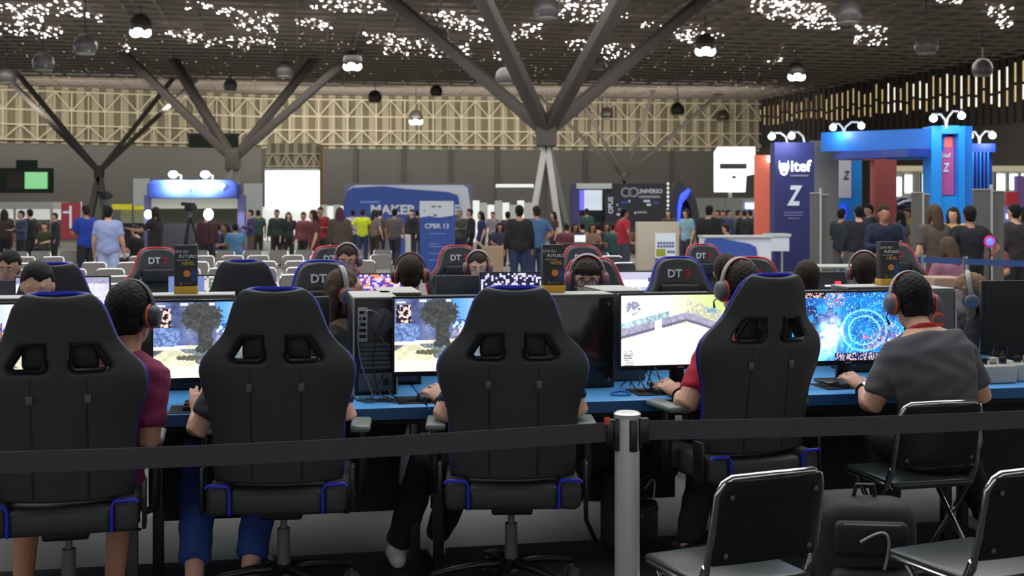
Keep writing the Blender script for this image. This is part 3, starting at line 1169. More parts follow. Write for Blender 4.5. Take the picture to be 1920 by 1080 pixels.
# ------------------------------------------------------------------ computer towers
def tower(label, a, b, rz=0.0, rear=False, side=False, logo=False, H=.45):
    """y- faces us. side: the glass flank faces us; rear: the cable side faces us"""
    t = thing('computer_tower', label, 'computer tower', RW(a, b, .75), TH + rz)
    w, dp = (.45, .21) if side else (.21, .45)
    h = H
    obj('case', MB().box((0, 0, h / 2), (w, dp, h)), mat('tower_black', (26, 25, 26), .4), t, .006)
    obj('top_cover', MB().box((0, 0, h + .004), (w - .004, dp - .004, .008)), M_lightgrey, t, .003)
    if side:
        obj('glass_panel', MB().box((0, -dp / 2 - .003, h / 2), (w - .012, .006, h - .012)), mat('smoked_glass', (36, 31, 28), .15), t, .002)
        for sx in (-1, 1):
            for sz in (.04, h - .04):
                obj('thumb_screw', MB().lathe([(.009, 0), (.009, .008)], (sx * (w / 2 - .03), -dp / 2 - .006, sz), 10, Vector((0, -1, 0))), M_greyplastic, t)
    elif rear:
        y = -dp / 2
        for s in (-1, 1):
            obj('edge_trim', MB().box((s * (w / 2 - .004), y - .004, h / 2), (.008, .008, h)), M_lightgrey, t)
        obj('power_supply', MB().box((0, y - .004, .06), (.16, .01, .085)), M_greyplastic, t, .002)
        obj('power_socket', MB().box((.045, y - .011, .06), (.035, .008, .028)), M_matteblack, t)
        obj('port_plate', MB().box((-.06, y - .004, .33), (.045, .01, .16)), M_lightgrey, t, .002)
        for k in range(5):
            obj('port', MB().box((-.06, y - .011, .275 + k * .028), (.03, .006, .014)), M_matteblack, t)
        obj('fan_grille', MB().lathe([(.05, 0), (.055, .006), (.048, .008)], (.035, y - .001, .35), 20, Vector((0, -1, 0))), M_greyplastic, t)
        for k in range(6):
            obj('slot_cover', MB().box((.0, y - .004, .13 + k * .021), (.14, .006, .015)), M_greyplastic, t)
    else:
        obj('front_panel', MB().box((0, -dp / 2 - .006, h / 2), (w - .004, .012, h - .01)), mat('front_grey', (84, 84, 88), .45), t, .003)
        if logo:
            obj('logo_ring', MB().tube([(math.cos(q) * .038, -dp / 2 - .014, h * .62 + math.sin(q) * .045) for q in [i * PI / 8 + .8 for i in range(13)]], .008, 6), M_orange, t)
            obj('logo_stem', MB().box((.008, -dp / 2 - .014, h * .60), (.05, .008, .014)), M_orange, t)
            obj('front_edge', MB().box((w / 2 - .004, -dp / 2 - .012, h / 2), (.008, .012, h)), M_lightgrey, t)
    return t


tw1 = tower('computer tower with its rear ports and cables facing the near chairs', RA(702, .45), .62, rear=True)
tower('dark computer tower whose rear corner shows behind the first cabled tower', RA(745, .9), .93, rear=True)
tower('computer tower with smoked glass flank facing us under the middle sign', RA(1060, .5), .52, side=True)
tower('grey computer tower with an orange ring logo behind the grey shirt player', RA(1746, .55), .72, logo=True)
tower('dark computer tower carrying the leftmost orange-footed sign', RA(352, .8), .82, side=True)
tower('dark computer tower carrying the rightmost orange-footed sign', RA(1645, .8), .80, side=True)
tower('dark computer tower left of the pale courtyard screen', RA(1150, .85), .85)
tower('dark computer tower behind the leftmost gaming chair', RA(30, .7), .75, side=True)


# ------------------------------------------------------------------ orange-footed signs
def nivel_sign(label, px, b, rz=0.0):
    t = thing('tabletop_sign', label, 'sign', RP(px, b, 1.208), TH + rz)
    obj('foot', MB().box((0, 0, .018), (.112, .07, .036)), mat('orange_card', (206, 158, 46), .6), t, .003)
    obj('board', MB().box((0, 0, .135), (.108, .05, .205)), mat('charcoal_card', (50, 49, 54), .6), t, .003)
    y = -.0265
    w = M_white
    text('LEVE SEU', .017, w, t, (-.02, y, .205), extrude=.0005)
    text('FUTURO', .022, w, t, (.01, y, .182), extrude=.0005, bold=.0004)
    obj('small_print', MB().box((-.012, y, .164), (.062, .001, .004)), M_lightgrey, t)
    text('N\u00cdVEL', .024, mat('gold_print', (200, 162, 70), .6), t, (.012, y, .147), extrude=.0005, bold=.0006)
    obj('orange_disc', MB().lathe([(.017, 0), (.017, .0015)], (.006, y, .098), 18, Vector((0, -1, 0))), mat('orange_print', (232, 140, 50), .6), t)
    obj('blue_blot', MB().ell((.036, y + .001, .088), (.016, .0015, .03)), mat('blue_print', (40, 66, 128), .6), t)
    obj('footer_mark', MB().lathe([(.008, 0), (.008, .0015)], (-.022, y, .05), 12, Vector((0, -1, 0))), mat('olive_print', (120, 110, 50), .6), t)
    obj('footer_line', MB().box((.012, y, .05), (.034, .001, .005)), M_greyplastic, t)
    return t


nivel_sign('small charcoal NÍVEL sign on an orange foot, leftmost of three', 349, .82)
nivel_sign('small charcoal NÍVEL sign on an orange foot, middle of three', 1036, .56)
nivel_sign('small charcoal NÍVEL sign on an orange foot, rightmost of three', 1664, .80)


# ------------------------------------------------------------------ desk clutter
def keyboard(label, a, b, rz=0.0):
    t = thing('keyboard', label, 'keyboard', RW(a, b, .75), TH + rz)
    obj('case', MB().box((0, 0, .012), (.43, .135, .024)), M_blackplastic, t, .004)
    keys = MB()
    for r_ in range(5):
        for c_ in range(15):
            keys.box((-.2 + c_ * .0285, -.048 + r_ * .024, .028), (.022, .018, .009))
    o = obj('keys', keys, mat('key_grey', (34, 34, 38), .5), t)
    o['kind'] = 'stuff'
    return t


def mouse(label, p, rz=0.0):
    t = thing('mouse', label, 'computer mouse', p, TH + rz)
    obj('shell', MB().ell((0, 0, .004), (.031, .058, .034)), M_blackplastic, t, smooth=60)
    obj('scroll_wheel', MB().lathe([(.008, -.004), (.008, .004)], (0, .03, .033), 10, Vector((1, 0, 0))), mat('wheel_red', (190, 40, 50), .4), t)
    return t


def mousepad(label, p, rz=0.0):
    t = thing('mouse_pad', label, 'mouse pad', p, TH + rz)
    obj('pad', MB().box((0, 0, .002), (.26, .21, .004)), mat('pad_cloth', (30, 32, 38), .9), t, .002)
    return t


for px, lab in ((440, 'black keyboard before the first castle screen'), (900, 'black keyboard before the second castle screen'), (1330, 'black keyboard before the pale courtyard screen'), (1700, 'black keyboard in front of the grey shirt player')):
    keyboard(lab, RA(px, .13), .13)
for px, b, nm in ((376, .06, 'hand of the player in blue jeans'), (796, .13, 'hand with the black wristband'), (1234, .16, 'hand of the player in red'), (1580, .17, 'hand with the wristwatch')):
    mousepad('dark mouse pad under the ' + nm, RP(px, b + .06, .75))
    mouse('black mouse under the ' + nm, RP(px - 2, b + .02, .756), .2)

# grey power boxes at the right
for k, (px, b) in enumerate(((1862, .22), (1925, .26))):
    t = thing('power_box', ['grey power distribution box with cables on the right-hand desk', 'second grey power box at the right picture edge'][k], 'power box', RP(px, b, .752), TH + .05)
    obj('case', MB().box((0, 0, .045), (.19, .13, .09)), M_lightgrey, t, .012, 3)
    for q in range(3):
        obj('socket', MB().lathe([(.018, 0), (.018, .006)], (-.055 + q * .055, 0, .09), 12), M_greyplastic, t)
        obj('plug', MB().box((-.055 + q * .055, 0, .108), (.03, .028, .03)), M_matteblack if q != 1 else mat('cream_plug', (196, 176, 140), .5), t, .005)


def cable(label, pts, r=.0035, m=None, name='cable'):
    # smooth the polyline a little
    P_ = [Vector(p) for p in pts]
    out = []
    for i in range(len(P_) - 1):
        p0, p1, p2, p3 = P_[max(i - 1, 0)], P_[i], P_[i + 1], P_[min(i + 2, len(P_) - 1)]
        for k in range(6):
            s = k / 6
            out.append(0.5 * ((2 * p1) + (-p0 + p2) * s + (2 * p0 - 5 * p1 + 4 * p2 - p3) * s * s + (-p0 + 3 * p1 - 3 * p2 + p3) * s ** 3))
    out.append(P_[-1])
    o = obj(name, MB().tube(out, r, 6), m or M_cable, None, smooth=60)
    return tag(o, label, 'cable')


def dpt(px, b, z=.756):
    return RP(px, b, z)


M_cable2 = mat('pale_cable', (120, 126, 140), .5)
cable('pale cable looping down from the cabled tower', [dpt(712, .38, 1.12), dpt(690, .33, 1.15), dpt(672, .33, 1.06), dpt(676, .33, .92), dpt(690, .32, .82), dpt(700, .30, .757)], .004, M_cable2)
cable('black power lead hanging from the cabled tower', [dpt(716, .37, .83), dpt(722, .3, .86), dpt(712, .25, .80), dpt(690, .22, .757), dpt(668, .2, .757)])
cable('dark cable down the middle of the cabled tower', [dpt(722, .37, 1.13), dpt(706, .33, 1.02), dpt(700, .33, .9), dpt(710, .28, .78), dpt(735, .22, .757)])
cable('black cable draped before the tower towards the screen', [dpt(700, .37, 1.06), dpt(724, .32, .98), dpt(738, .32, .86), dpt(730, .28, .78), dpt(750, .2, .757)])
for k in range(6):
    x0 = 662 + k * 12
    cable(['first', 'second', 'third', 'fourth', 'fifth', 'sixth'][k] + ' black lead of the tangle lying left of the hand with wristband', [dpt(x0, .30 - k * .02), dpt(x0 + 30, .12 + .03 * (k % 3), .758), dpt(x0 + 55, .22 - .02 * k, .760), dpt(x0 + 85, .10 + .02 * k, .757), dpt(x0 + 115, .2, .757)])
for k in range(4):
    x0 = 1165 + k * 16
    cable(['first', 'second', 'third', 'fourth'][k] + ' lead of the tangle below the pale courtyard screen', [dpt(x0, .42), dpt(x0 + 14, .28, .80 + .02 * k), dpt(x0 + 34, .2, .758), dpt(x0 + 60, .30 - .03 * k, .757), dpt(x0 + 90, .24, .757)])
cable('blue loop of cable below the left corner of the courtyard screen', [dpt(1145, .2), dpt(1150, .14), dpt(1175, .12), dpt(1182, .18), dpt(1165, .24), dpt(1148, .21)], .004, mat('blue_cable', (40, 110, 190), .5))
for k in range(3):
    x0 = 1838 + k * 26
    cable(['first', 'second', 'third'][k] + ' black lead hanging from the dark right-hand monitor', [dpt(x0, .46, .92), dpt(x0 - 4, .38, .86), dpt(x0 - 14, .30, .85), dpt(x0 - 8, .27, .865)])
for k in range(2):
    x0 = 1545 + k * 20
    cable(['first', 'second'][k] + ' thin lead on the desk below the blue arena screen', [dpt(x0, .4), dpt(x0 - 10, .28), dpt(x0 + 12, .2), dpt(x0 + 34, .24)])

# things under and around the desk
t = thing('plastic_bag', 'pale plastic bag hanging under the desk left of the third chair', 'bag', RP(772, .1, .36))
bag = MB()
bag.tube([(0, 0, .30), (0, 0, .22), (.01, 0, .12), (0, 0, .03), (0, 0, .0)], [(.02, .012), (.045, .03), (.065, .045), (.06, .04), (.03, .02)], 12, lat=Vector((1, 0, 0)), cap=.5)
obj('bag_body', bag, mat('milky_plastic', (150, 146, 160), .35, var=.5, scale=14, bump=.5), t, smooth=60)
obj('bag_handle', MB().tube([(-.015, 0, .29), (-.02, 0, .35), (0, 0, .39), (.02, 0, .35), (.015, 0, .29)], .006, 6), mat('milky_plastic', (150, 146, 160)), t, smooth=60)


def backpack(label, loc, rz, s=1.0):
    t = thing('backpack', label, 'backpack', loc, rz)
    M_bag = mat('black_nylon', (31, 31, 34), .7, bump=.5, scale=18)
    M_bag2 = mat('black_nylon_trim', (26, 26, 29), .6)
    body = MB().box((0, 0, .26 * s), (.33 * s, .2 * s, .5 * s))
    o = obj('bag_body', body, M_bag, t, .075 * s, 4)
    obj('front_pocket', MB().box((0, -.125 * s, .17 * s), (.27 * s, .09 * s, .26 * s)), M_bag, t, .035 * s, 3)
    obj('top_pocket', MB().box((0, -.11 * s, .395 * s), (.24 * s, .05 * s, .12 * s)), M_bag, t, .022 * s, 3)
    for z, y in ((.27, -.172), (.445, -.128)):
        obj('zip', MB().tube([(-.11 * s, y * s, (z - .03) * s), (-.09 * s, y * s, z * s), (.09 * s, y * s, z * s), (.11 * s, y * s, (z - .03) * s)], .004, 6), M_greyplastic, t, smooth=60)
    obj('carry_loop', MB().tube([(-.04, .02, .50 * s), (-.03, .01, .55 * s), (.03, .01, .55 * s), (.04, .02, .50 * s)], .009, 6), M_bag2, t, smooth=60)
    obj('drawstring', MB().tube([(-.05 + .135 * math.sin(q * 1.9) * (1 - .35 * q), -.172 * s, (.40 + .05 * math.sin(q * 3.1) - .09 * q * q) * s) for q in [i / 12 for i in range(13)]], .005, 6), mat('grey_string', (150, 150, 152), .7), t, smooth=60)
    for sx in (-1, 1):
        obj('shoulder_strap', MB().tube([(sx * .07, .09, .47 * s), (sx * .09, .16, .36 * s), (sx * .10, .15, .18 * s), (sx * .11, .09, .06 * s)], [(.02, .006)] * 4, 8, lat=Vector((1, 0, 0))), M_bag2, t, smooth=60)
    return t


backpack('large black backpack with grey drawstring behind the near folding chair', G(1622, 4.42), TH - .3, 1.08)
backpack('dark backpack on the floor under the desk right of the barrier post', RP(1170, .25), TH + .8, .8)

# ------------------------------------------------------------------ people
def remesh(mb, name, voxel, smooth_it=3, disp=None):
    me = bpy.data.meshes.new(name)
    me.from_pydata(mb.v, [], mb.f)
    bm = bmesh.new()
    bm.from_mesh(me)
    bmesh.ops.recalc_face_normals(bm, faces=bm.faces)
    bm.to_mesh(me)
    bm.free()
    o = bpy.data.objects.new(name, me)
    md = o.modifiers.new('r', 'REMESH')
    md.mode = 'VOXEL'
    md.voxel_size = voxel
    md.use_smooth_shade = True
    if smooth_it:
        md = o.modifiers.new('s', 'SMOOTH')
        md.factor = .5
        md.iterations = smooth_it
    out = evaluated(o)
    bpy.data.objects.remove(o)
    bpy.data.meshes.remove(me)
    out.name = name
    if disp:
        n = len(out.vertices)
        co = np.empty(n * 3)
        out.vertices.foreach_get('co', co)
        co = co.reshape(-1, 3)
        no = np.empty(n * 3)
        out.vertices.foreach_get('normal', no)
        no = no.reshape(-1, 3)
        amp, fq = disp
        w = np.sin(co[:, 0] * fq + 2.1 * np.sin(co[:, 2] * fq * .7)) * np.sin(co[:, 2] * fq * .8 + co[:, 1] * fq * .5 + 1.3)
        co = co + no * (w * amp)[:, None]
        out.vertices.foreach_set('co', co.ravel())
        out.update()
    out.polygons.foreach_set('use_smooth', [True] * len(out.polygons))
    return out


def V(*a):
    return Vector(a)


def lerp(a, b, t):
    return a + (b - a) * t


def hand_prims(mb, w, h, down, inward, curl=.5, s=1.0):
    """palm, four fingers and thumb; w wrist, h pointing direction, down = palm normal, inward = thumb side"""
    h = h.normalized()
    sd = (inward - h * inward.dot(h)).normalized()
    dn = (down - h * down.dot(h) - sd * down.dot(sd)).normalized()
    mb.tube([w - h * .02, w + h * .01, w + h * .045, w + h * .085], [(.026, .02), (.031, .018), (.041, .017), (.042, .014)], 12, lat=sd, cap=.4)
    for k, (off, ln) in enumerate(((.032, .068), (.0105, .076), (-.0115, .071), (-.032, .056))):
        b0 = w + h * .082 + sd * off
        fan = sd * off * 4.0
        d1 = (h + fan * 1.2 + dn * curl * .35).normalized()
        d2 = (h + fan * 1.2 + dn * curl * 1.5).normalized()
        p1 = b0 + d1 * ln * .5 * s
        p2 = p1 + d2 * ln * .5 * s
        mb.tube([b0 - h * .02, b0, p1, p2], [.0095, .0095, .0088, .0075], 8, cap=.8)
    t0 = w + h * .022 + sd * .028
    t1 = t0 + (h * .7 + sd * .75 + dn * .25).normalized() * .042
    t2 = t1 + (h * 1.0 + sd * .25 + dn * .4).normalized() * .032
    mb.tube([t0 - sd * .012, t0, t1, t2], [.014, .0135, .0105, .009], 8, cap=.8)


def make_person_meshes(J, o):
    """J joints in person space (y forward, z up); o options -> dict of meshes"""
    vox = o.get('vox', .02)
    pel, nck, hd = J['pelvis'], J['neck'], J['head']
    f = J['face'].normalized()
    up = (hd - nck)
    up = (up.normalized() * .6 + V(0, 0, 1) * .8).normalized()
    f = (f - up * f.dot(up)).normalized()
    rt = f.cross(up)
    fr = (rt, f, up)
    sl, sr, hl, hr = J['sh_l'], J['sh_r'], J['hip_l'], J['hip_r']
    shax = (sr - sl).normalized()
    hpax = (hr - hl).normalized()
    hs = o.get('head_scale', 1.0)

    def torso_rings(g, t0=-.14, t1=1.0):
        prof = [(-.16, .13, .10), (-.02, .17, .122), (.12, .165, .118), (.35, .148, .105), (.6, .168, .115), (.8, .182, .112), (.93, .165, .092), (1.0, .085, .07)]
        pts, rs = [], []
        wd = o.get('width', 1.0)
        for t, w, d in prof:
            if t < t0 - 1e-6 or t > t1 + 1e-6:
                continue
            base = lerp(pel, nck, t) - f * 0.0
            bow = math.sin(PI * max(0, min(1, t))) * o.get('bow', 0.02)
            base = base + V(0, -bow, 0)
            pts.append(base)
            rs.append((w * wd + g, d * wd + g))
        return pts, rs
    body = MB()
    pts, rs = torso_rings(0)
    body.tube(pts, rs, 16, lat=shax.lerp(hpax, .4), cap=.5)
    body.tube([nck - up * .06, nck, hd - up * .05], [.06, .055, .052], 12, cap=.3)
    body.ell(hd + up * .018 - f * .008, (.077 * hs, .096 * hs, .102 * hs), fr, 18, 12)
    body.ell(hd - up * .055 + f * .022, (.058 * hs, .068 * hs, .068 * hs), fr, 16, 10)
    body.ell(hd - up * .012 + f * .092, (.012, .02, .026), fr, 10, 8)
    body.ell(hd - up * .026 + f * .100, (.016, .016, .013), fr, 10, 8)
    body.ell(hd + up * .022 + f * .082, (.058, .015, .012), fr, 12, 8)
    body.ell(hd - up * .066 + f * .082, (.026, .012, .013), fr, 10, 8)
    for s in (-1, 1):
        body.ell(hd + rt * (s * .079) - up * .01 - f * .008, (.011, .02, .032), fr, 10, 8)
    for sd, S, E, W in (('l', sl, J['el_l'], J['wr_l']), ('r', sr, J['el_r'], J['wr_r'])):
        at = o.get('arm', 1.0)
        body.tube([lerp(S, E, 0), lerp(S, E, .5), E, lerp(E, W, .25), W], [.056 * at, .050 * at, .042 * at, .044 * at, .028 * at], 12, cap=.8)
        hdv = J.get('hd_' + sd, (W - E).normalized())
        inward = shax if sd == 'l' else -shax
        if o.get('hands'):
            hand_prims(body, W, hdv, V(0, 0, -1), inward, J.get('curl', .6))
        else:
            body.tube([W, W + hdv * .06, W + hdv * .15], [(.03, .02), (.038, .018), (.02, .012)], 8, lat=inward, cap=.5)
    for sd, H_, K, A in (('l', hl, J['kn_l'], J['an_l']), ('r', hr, J['kn_r'], J['an_r'])):
        body.tube([H_, lerp(H_, K, .5), K, lerp(K, A, .3), A], [.085, .075, .056, .056, .038], 12, cap=.6)
        ff = J.get('toe_' + sd, V(0, 1, 0))
        body.tube([A - ff * .04 + V(0, 0, -.045), A + ff * .06 + V(0, 0, -.05), A + ff * .15 + V(0, 0, -.058)], [(.03, .03), (.038, .028), (.034, .02)], 10, lat=V(1, 0, 0), cap=.8)
    out = {'body': remesh(body, 'body', vox, 2 if o.get('hands') else 3)}
    cv = max(.011, vox) if o.get('hands') else vox
    # shirt
    sh = MB()
    pts, rs = torso_rings(.02, -.17 if not o.get('tuck') else .0, .93)
    pts[-1] = lerp(pel, nck, .95)
    pts.append(lerp(pel, nck, 1.0))
    rs.append((.078, .075))
    if o.get('dress'):
        pts = [V(pel.x, pel.y, .45), V(pel.x, pel.y, .7)] + pts
        rs = [(.27, .22), (.23, .18)] + rs
    sh.tube(pts, rs, 18, lat=shax.lerp(hpax, .4), cap=.15)
    for S, E, W in ((sl, J['el_l'], J['wr_l']), (sr, J['el_r'], J['wr_r'])):
        if o.get('sleeve', 'short') == 'short':
            sh.tube([S - (E - S).normalized() * .02, lerp(S, E, .35), lerp(S, E, .72)], [.070, .069, .066], 12, cap=.3)
        else:
            sh.tube([S - (E - S).normalized() * .02, lerp(S, E, .5), E, lerp(E, W, .95)], [.070, .066, .06, .045], 12, cap=.3)
        sh.tube([lerp(S, lerp(pel, nck, .93), .75), S], [.075, .068], 12, cap=.5)
    if o.get('hood'):
        sh.ell(hd - f * .03 + up * .0, (.115, .13, .15), fr, 16, 10)
    out['shirt'] = remesh(sh, 'shirt', cv, 3, (.0045, 38) if vox < .02 else (.006, 22))
    # trousers
    tr = MB()
    pts, rs = torso_rings(.012, -.17, .12)
    tr.tube(pts, rs, 14, lat=hpax, cap=.4)
    lg = o.get('legs', 'long')
    for H_, K, A in ((hl, J['kn_l'], J['an_l']), (hr, J['kn_r'], J['an_r'])):
        if lg == 'long':
            tr.tube([H_, lerp(H_, K, .5), K, lerp(K, A, .4), lerp(K, A, .93)], [.102, .092, .078, .072, .062], 12, cap=.4)
        elif lg == 'crop':
            tr.tube([H_, lerp(H_, K, .5), K, lerp(K, A, .4), lerp(K, A, .86)], [.102, .092, .08, .076, .07], 12, cap=.4)
        else:
            tr.tube([H_, lerp(H_, K, .5), lerp(H_, K, 1.02)], [.105, .10, .09], 12, cap=.3)
    out['trousers'] = remesh(tr, 'trousers', cv, 3, (.005, 30))
    # shoes
    for sd, A in (('l', J['an_l']), ('r', J['an_r'])):
        ff = J.get('toe_' + sd, V(0, 1, 0))
        s_ = MB().tube([A - ff * .055 + V(0, 0, -.045), A + ff * .0 + V(0, 0, -.042), A + ff * .09 + V(0, 0, -.052), A + ff * .17 + V(0, 0, -.06)], [(.038, .042), (.042, .046), (.047, .036), (.04, .026)], 12, lat=ff.cross(V(0, 0, 1)), cap=.7)
        if vox < .02:
            s_.tube([A + V(0, 0, -.03), A + V(0, 0, .01)], [.047, .045], 12, cap=.2)
        out['shoe_' + sd] = remesh(s_, 'shoe', max(vox, .012), 2)
    # hair
    st = o.get('hair', 'short')
    if st != 'none':
        h = MB()
        h.ell(hd + up * .028 - f * .016, (.086 * hs, .104 * hs, .103 * hs), fr, 26, 18)
        vs = []
        for v in h.v:
            q = Vector(v) - hd
            a, b_, c = q.dot(rt), q.dot(f), q.dot(up)
            lim = .052 + .015 * math.sin(a * 60)
            if st == 'fringe':
                lim = .04 + .012 * math.sin(a * 70)
            cut = False
            if b_ > .03 and c < lim:
                cut = True
            if -.01 < b_ <= .03 and c < .0:
                cut = True
            if cut:
                q = q * .72
            vs.append(tuple(hd + q))
        h.v = vs
        if st in ('short', 'fringe'):
            h.ell(hd - up * .035 - f * .040, (.072 * hs, .062 * hs, .062 * hs), fr, 16, 10)
        if st == 'fringe':
            for k in range(7):
                a = (k - 3) * .021
                h.tube([hd + up * .10 + f * .05 + rt * a * .6, hd + up * .07 + f * .088 + rt * a, hd + up * (.045 + .008 * (k % 2)) + f * .097 + rt * (a * 1.05)], [.022, .018, .008], 7, cap=.7)
        if st == 'long':
            bk = hd - f * .075
            h.tube([bk + up * .03, bk - up * .06 - f * .005, bk - up * .17 - f * .02, bk - up * .30 - f * .02], [(.085, .04), (.09, .045), (.088, .04), (.05, .022)], 14, lat=rt, cap=.5)
            for s in (-1, 1):
                h.tube([hd + up * .06 + rt * (s * .07) + f * .01, hd - up * .04 + rt * (s * .088) - f * .0, hd - up * .17 + rt * (s * .085) + f * .005, hd - up * .27 + rt * (s * .075) + f * .01], [.026, .03, .03, .018], 9, cap=.7)
        if st == 'veil':
            h.tube([hd + up * .02 - f * .02, nck - f * .02, nck - V(0, 0, .12)], [(.1, .115), (.11, .12), (.17, .13)], 14, lat=rt, cap=.5)
        out['hair'] = remesh(h, 'hair', min(vox, .012) if vox < .02 else vox * .8, 1, (.0022, 170) if vox < .02 else None)
    out['frame'] = (hd, rt, f, up)
    return out


SKIN = mat('skin', (206, 158, 132), .55, var=.08, scale=14)
SKIN2 = mat('skin_tan', (176, 126, 98), .55, var=.08, scale=14)
HAIRB = mat('hair_black', (24, 22, 22), .6, spec=.2, var=.5, scale=140, bump=.8)
HAIRD = mat('hair_dark_brown', (48, 38, 31), .6, spec=.2, var=.5, scale=140, bump=.8)
HAIRM = mat('hair_brown', (84, 66, 50), .6, spec=.2, var=.4, scale=140, bump=.8)


def cloth(name, rgb):
    return mat('cloth_' + name, rgb, .85, var=.12, scale=22, bump=.2)


def dress_up(t, ms, shirt, pants, hair, skin, shoe, face=False):
    link('body', ms['body'], skin, t)
    link('shirt', ms['shirt'], shirt, t)
    link('trousers', ms['trousers'], pants, t)
    if shoe:
        link('shoe', ms['shoe_l'], shoe, t)
        link('shoe', ms['shoe_r'], shoe, t)
    if 'hair' in ms:
        link('hair', ms['hair'], hair, t)
    if face:
        hd, rt, f, up = ms['frame']
        for s in (-1, 1):
            c = hd + rt * (s * .031) + f * .083 + up * .006
            e = obj('eye', MB().ell(c, (.014, .008, .0075), (rt, f, up), 10, 7), mat('eye_white', (206, 200, 196), .3), t, smooth=60)
            obj('iris', MB().ell(c + f * .005, (.0055, .004, .0055), (rt, f, up), 8, 6), mat('iris_dark', (34, 24, 20), .2), e, smooth=60)
            obj('eyebrow', MB().tube([c + up * .02 - rt * .016 + f * .008, c + up * .024 + f * .012, c + up * .018 + rt * .016 + f * .006], [.003, .004, .003], 6), hair, t, smooth=60)
        m_ = hd + f * .094 - up * .066
        obj('mouth', MB().tube([m_ - rt * .022 - f * .006, m_, m_ + rt * .022 - f * .006], [.003, .005, .003], 6), mat('lips', (168, 96, 88), .5), t, smooth=60)


def seated(label, loc, rz, head, pelvis, opt=None, shirt=None, pants=None, hair=None, skin=None, shoe=None, face=False, facing=None, **w):
    """head, pelvis and any joint overrides in world coordinates"""
    opt = dict(opt or {})
    t = thing('person', label, 'person', loc, rz)
    c, s = math.cos(-rz), math.sin(-rz)

    def L(p):
        q = Vector(p) - Vector(loc)
        return Vector((q.x * c - q.y * s, q.x * s + q.y * c, q.z))
    hd, pel = L(head), L(pelvis)
    fc = Vector(facing) if facing is not None else None
    if fc is not None:
        fc = Vector((fc.x * c - fc.y * s, fc.x * s + fc.y * c, fc.z))
    else:
        fc = V(0, 1, -.12)
    nck = w.get('neck')
    nck = L(nck) if nck is not None else hd + (pel - hd).normalized() * .17 * 1.0 + V(0, -.035, 0)
    lean = (nck - pel).normalized()
    shc = nck - lean * .055
    tw = w.get('twist', 0.0)
    ax = V(math.cos(tw), math.sin(tw), 0)
    J = dict(pelvis=pel, neck=nck, head=hd, face=fc, sh_l=shc - ax * .178, sh_r=shc + ax * .178, hip_l=pel + V(-.09, 0, -.02), hip_r=pel + V(.09, 0, -.02))
    for sd, sg in (('l', -1), ('r', 1)):
        S = J['sh_' + sd]
        J['el_' + sd] = S + V(sg * .07, .10, -.25)
        J['wr_' + sd] = V(pel.x + sg * .14, S.y + .36, .80)
        J['kn_' + sd] = pel + V(sg * .12, .42, -.03)
        J['an_' + sd] = V(pel.x + sg * .12, pel.y + .40, .09)
    for k in ('el_l', 'el_r', 'wr_l', 'wr_r', 'kn_l', 'kn_r', 'an_l', 'an_r', 'sh_l', 'sh_r'):
        if k in w:
            J[k] = L(w[k])
    for k in ('l', 'r'):
        if 'tip_' + k in w:
            J['hd_' + k] = (L(w['tip_' + k]) - J['wr_' + k]).normalized()
    if 'curl' in w:
        J['curl'] = w['curl']
    ms = make_person_meshes(J, opt)
    dress_up(t, ms, shirt, pants, hair or HAIRD, skin or SKIN, shoe or mat('shoe_black', (26, 26, 28), .6), face)
    hd_, rt, f, up = ms['frame']
    mw = Matrix.Rotation(rz, 3, 'Z')
    t2 = (Vector(loc) + mw @ hd_, mw @ rt, mw @ f, mw @ up)
    return t, t2, J


M_hsband = mat('headset_grey', (150, 150, 148), .35)
M_hscup = mat('headset_dark', (52, 52, 58), .45)
M_hscup2 = mat('headset_cup_grey', (96, 98, 108), .45)


def headset(label, fr, mic=True, light=True, ring=None, scale=1.0):
    hd, rt, f, up = fr
    t = thing('headset', label, 'headset', hd)
    pts = []
    for k in range(15):
        a = PI * k / 14
        pts.append(rt * (math.cos(a) * .103) + up * (math.sin(a) * .128 + .012) - f * .012)
    bandm = M_hsband if light else M_hscup
    obj('headband', MB().tube(pts, [(.014, .0055)] * 15, 8, lat=f), bandm, t, smooth=60)
    ins = [p * .965 for p in pts]
    obj('band_padding', MB().tube(ins[2:-2], [(.011, .005)] * 11, 8, lat=f), ring or M_orange, t, smooth=60)
    for s in (-1, 1):
        c = rt * (s * .102) - up * .012 - f * .01
        cup = obj('ear_cup', MB().lathe([(.012, .026), (.030, .024), (.043, .014), (.046, 0), (.046, -.008)], c, 18, rt * s), M_hscup2 if light else M_hscup, t, smooth=60)
        obj('ear_cushion', MB().lathe([(.048, -.004), (.050, -.012), (.046, -.026), (.03, -.028)], c, 18, rt * s), M_hscup, cup, smooth=60)
        obj('cup_ring', MB().tube([c + f * (math.cos(a) * .0475) + up * (math.sin(a) * .0475) - rt * (s * .006) for a in [i * PI / 9 for i in range(18)]], .005, 6, closed=True), ring or M_orange, cup, smooth=60)
        obj('yoke', MB().tube([rt * (s * .104) + up * .03 - f * .012, c + rt * (s * .012) + up * .03, c + rt * (s * .018)], [.008, .007, .006], 6), bandm, t, smooth=60)
    if mic:
        c = -rt * .105 - up * .03
        obj('microphone', MB().tube([c, c + f * .05 - up * .03, c + f * .09 - up * .055 + rt * .03], [.003, .003, .006], 6), M_cable, t, smooth=60)
    return t


HI = dict(vox=.0056, hands=True)


def wrist_ring(E, W, r, tube_r, t=.86):
    ax = (W - E).normalized()
    l, m = frame_of(ax)
    c = E.lerp(W, t)
    return c, MB().tube([l * (math.cos(a) * r) + m * (math.sin(a) * r) for a in [i * PI / 10 for i in range(20)]], tube_r, 6, closed=True)


MID = dict(vox=.012)
AW = V(-ST, CT, 0)      # away from camera along the rows

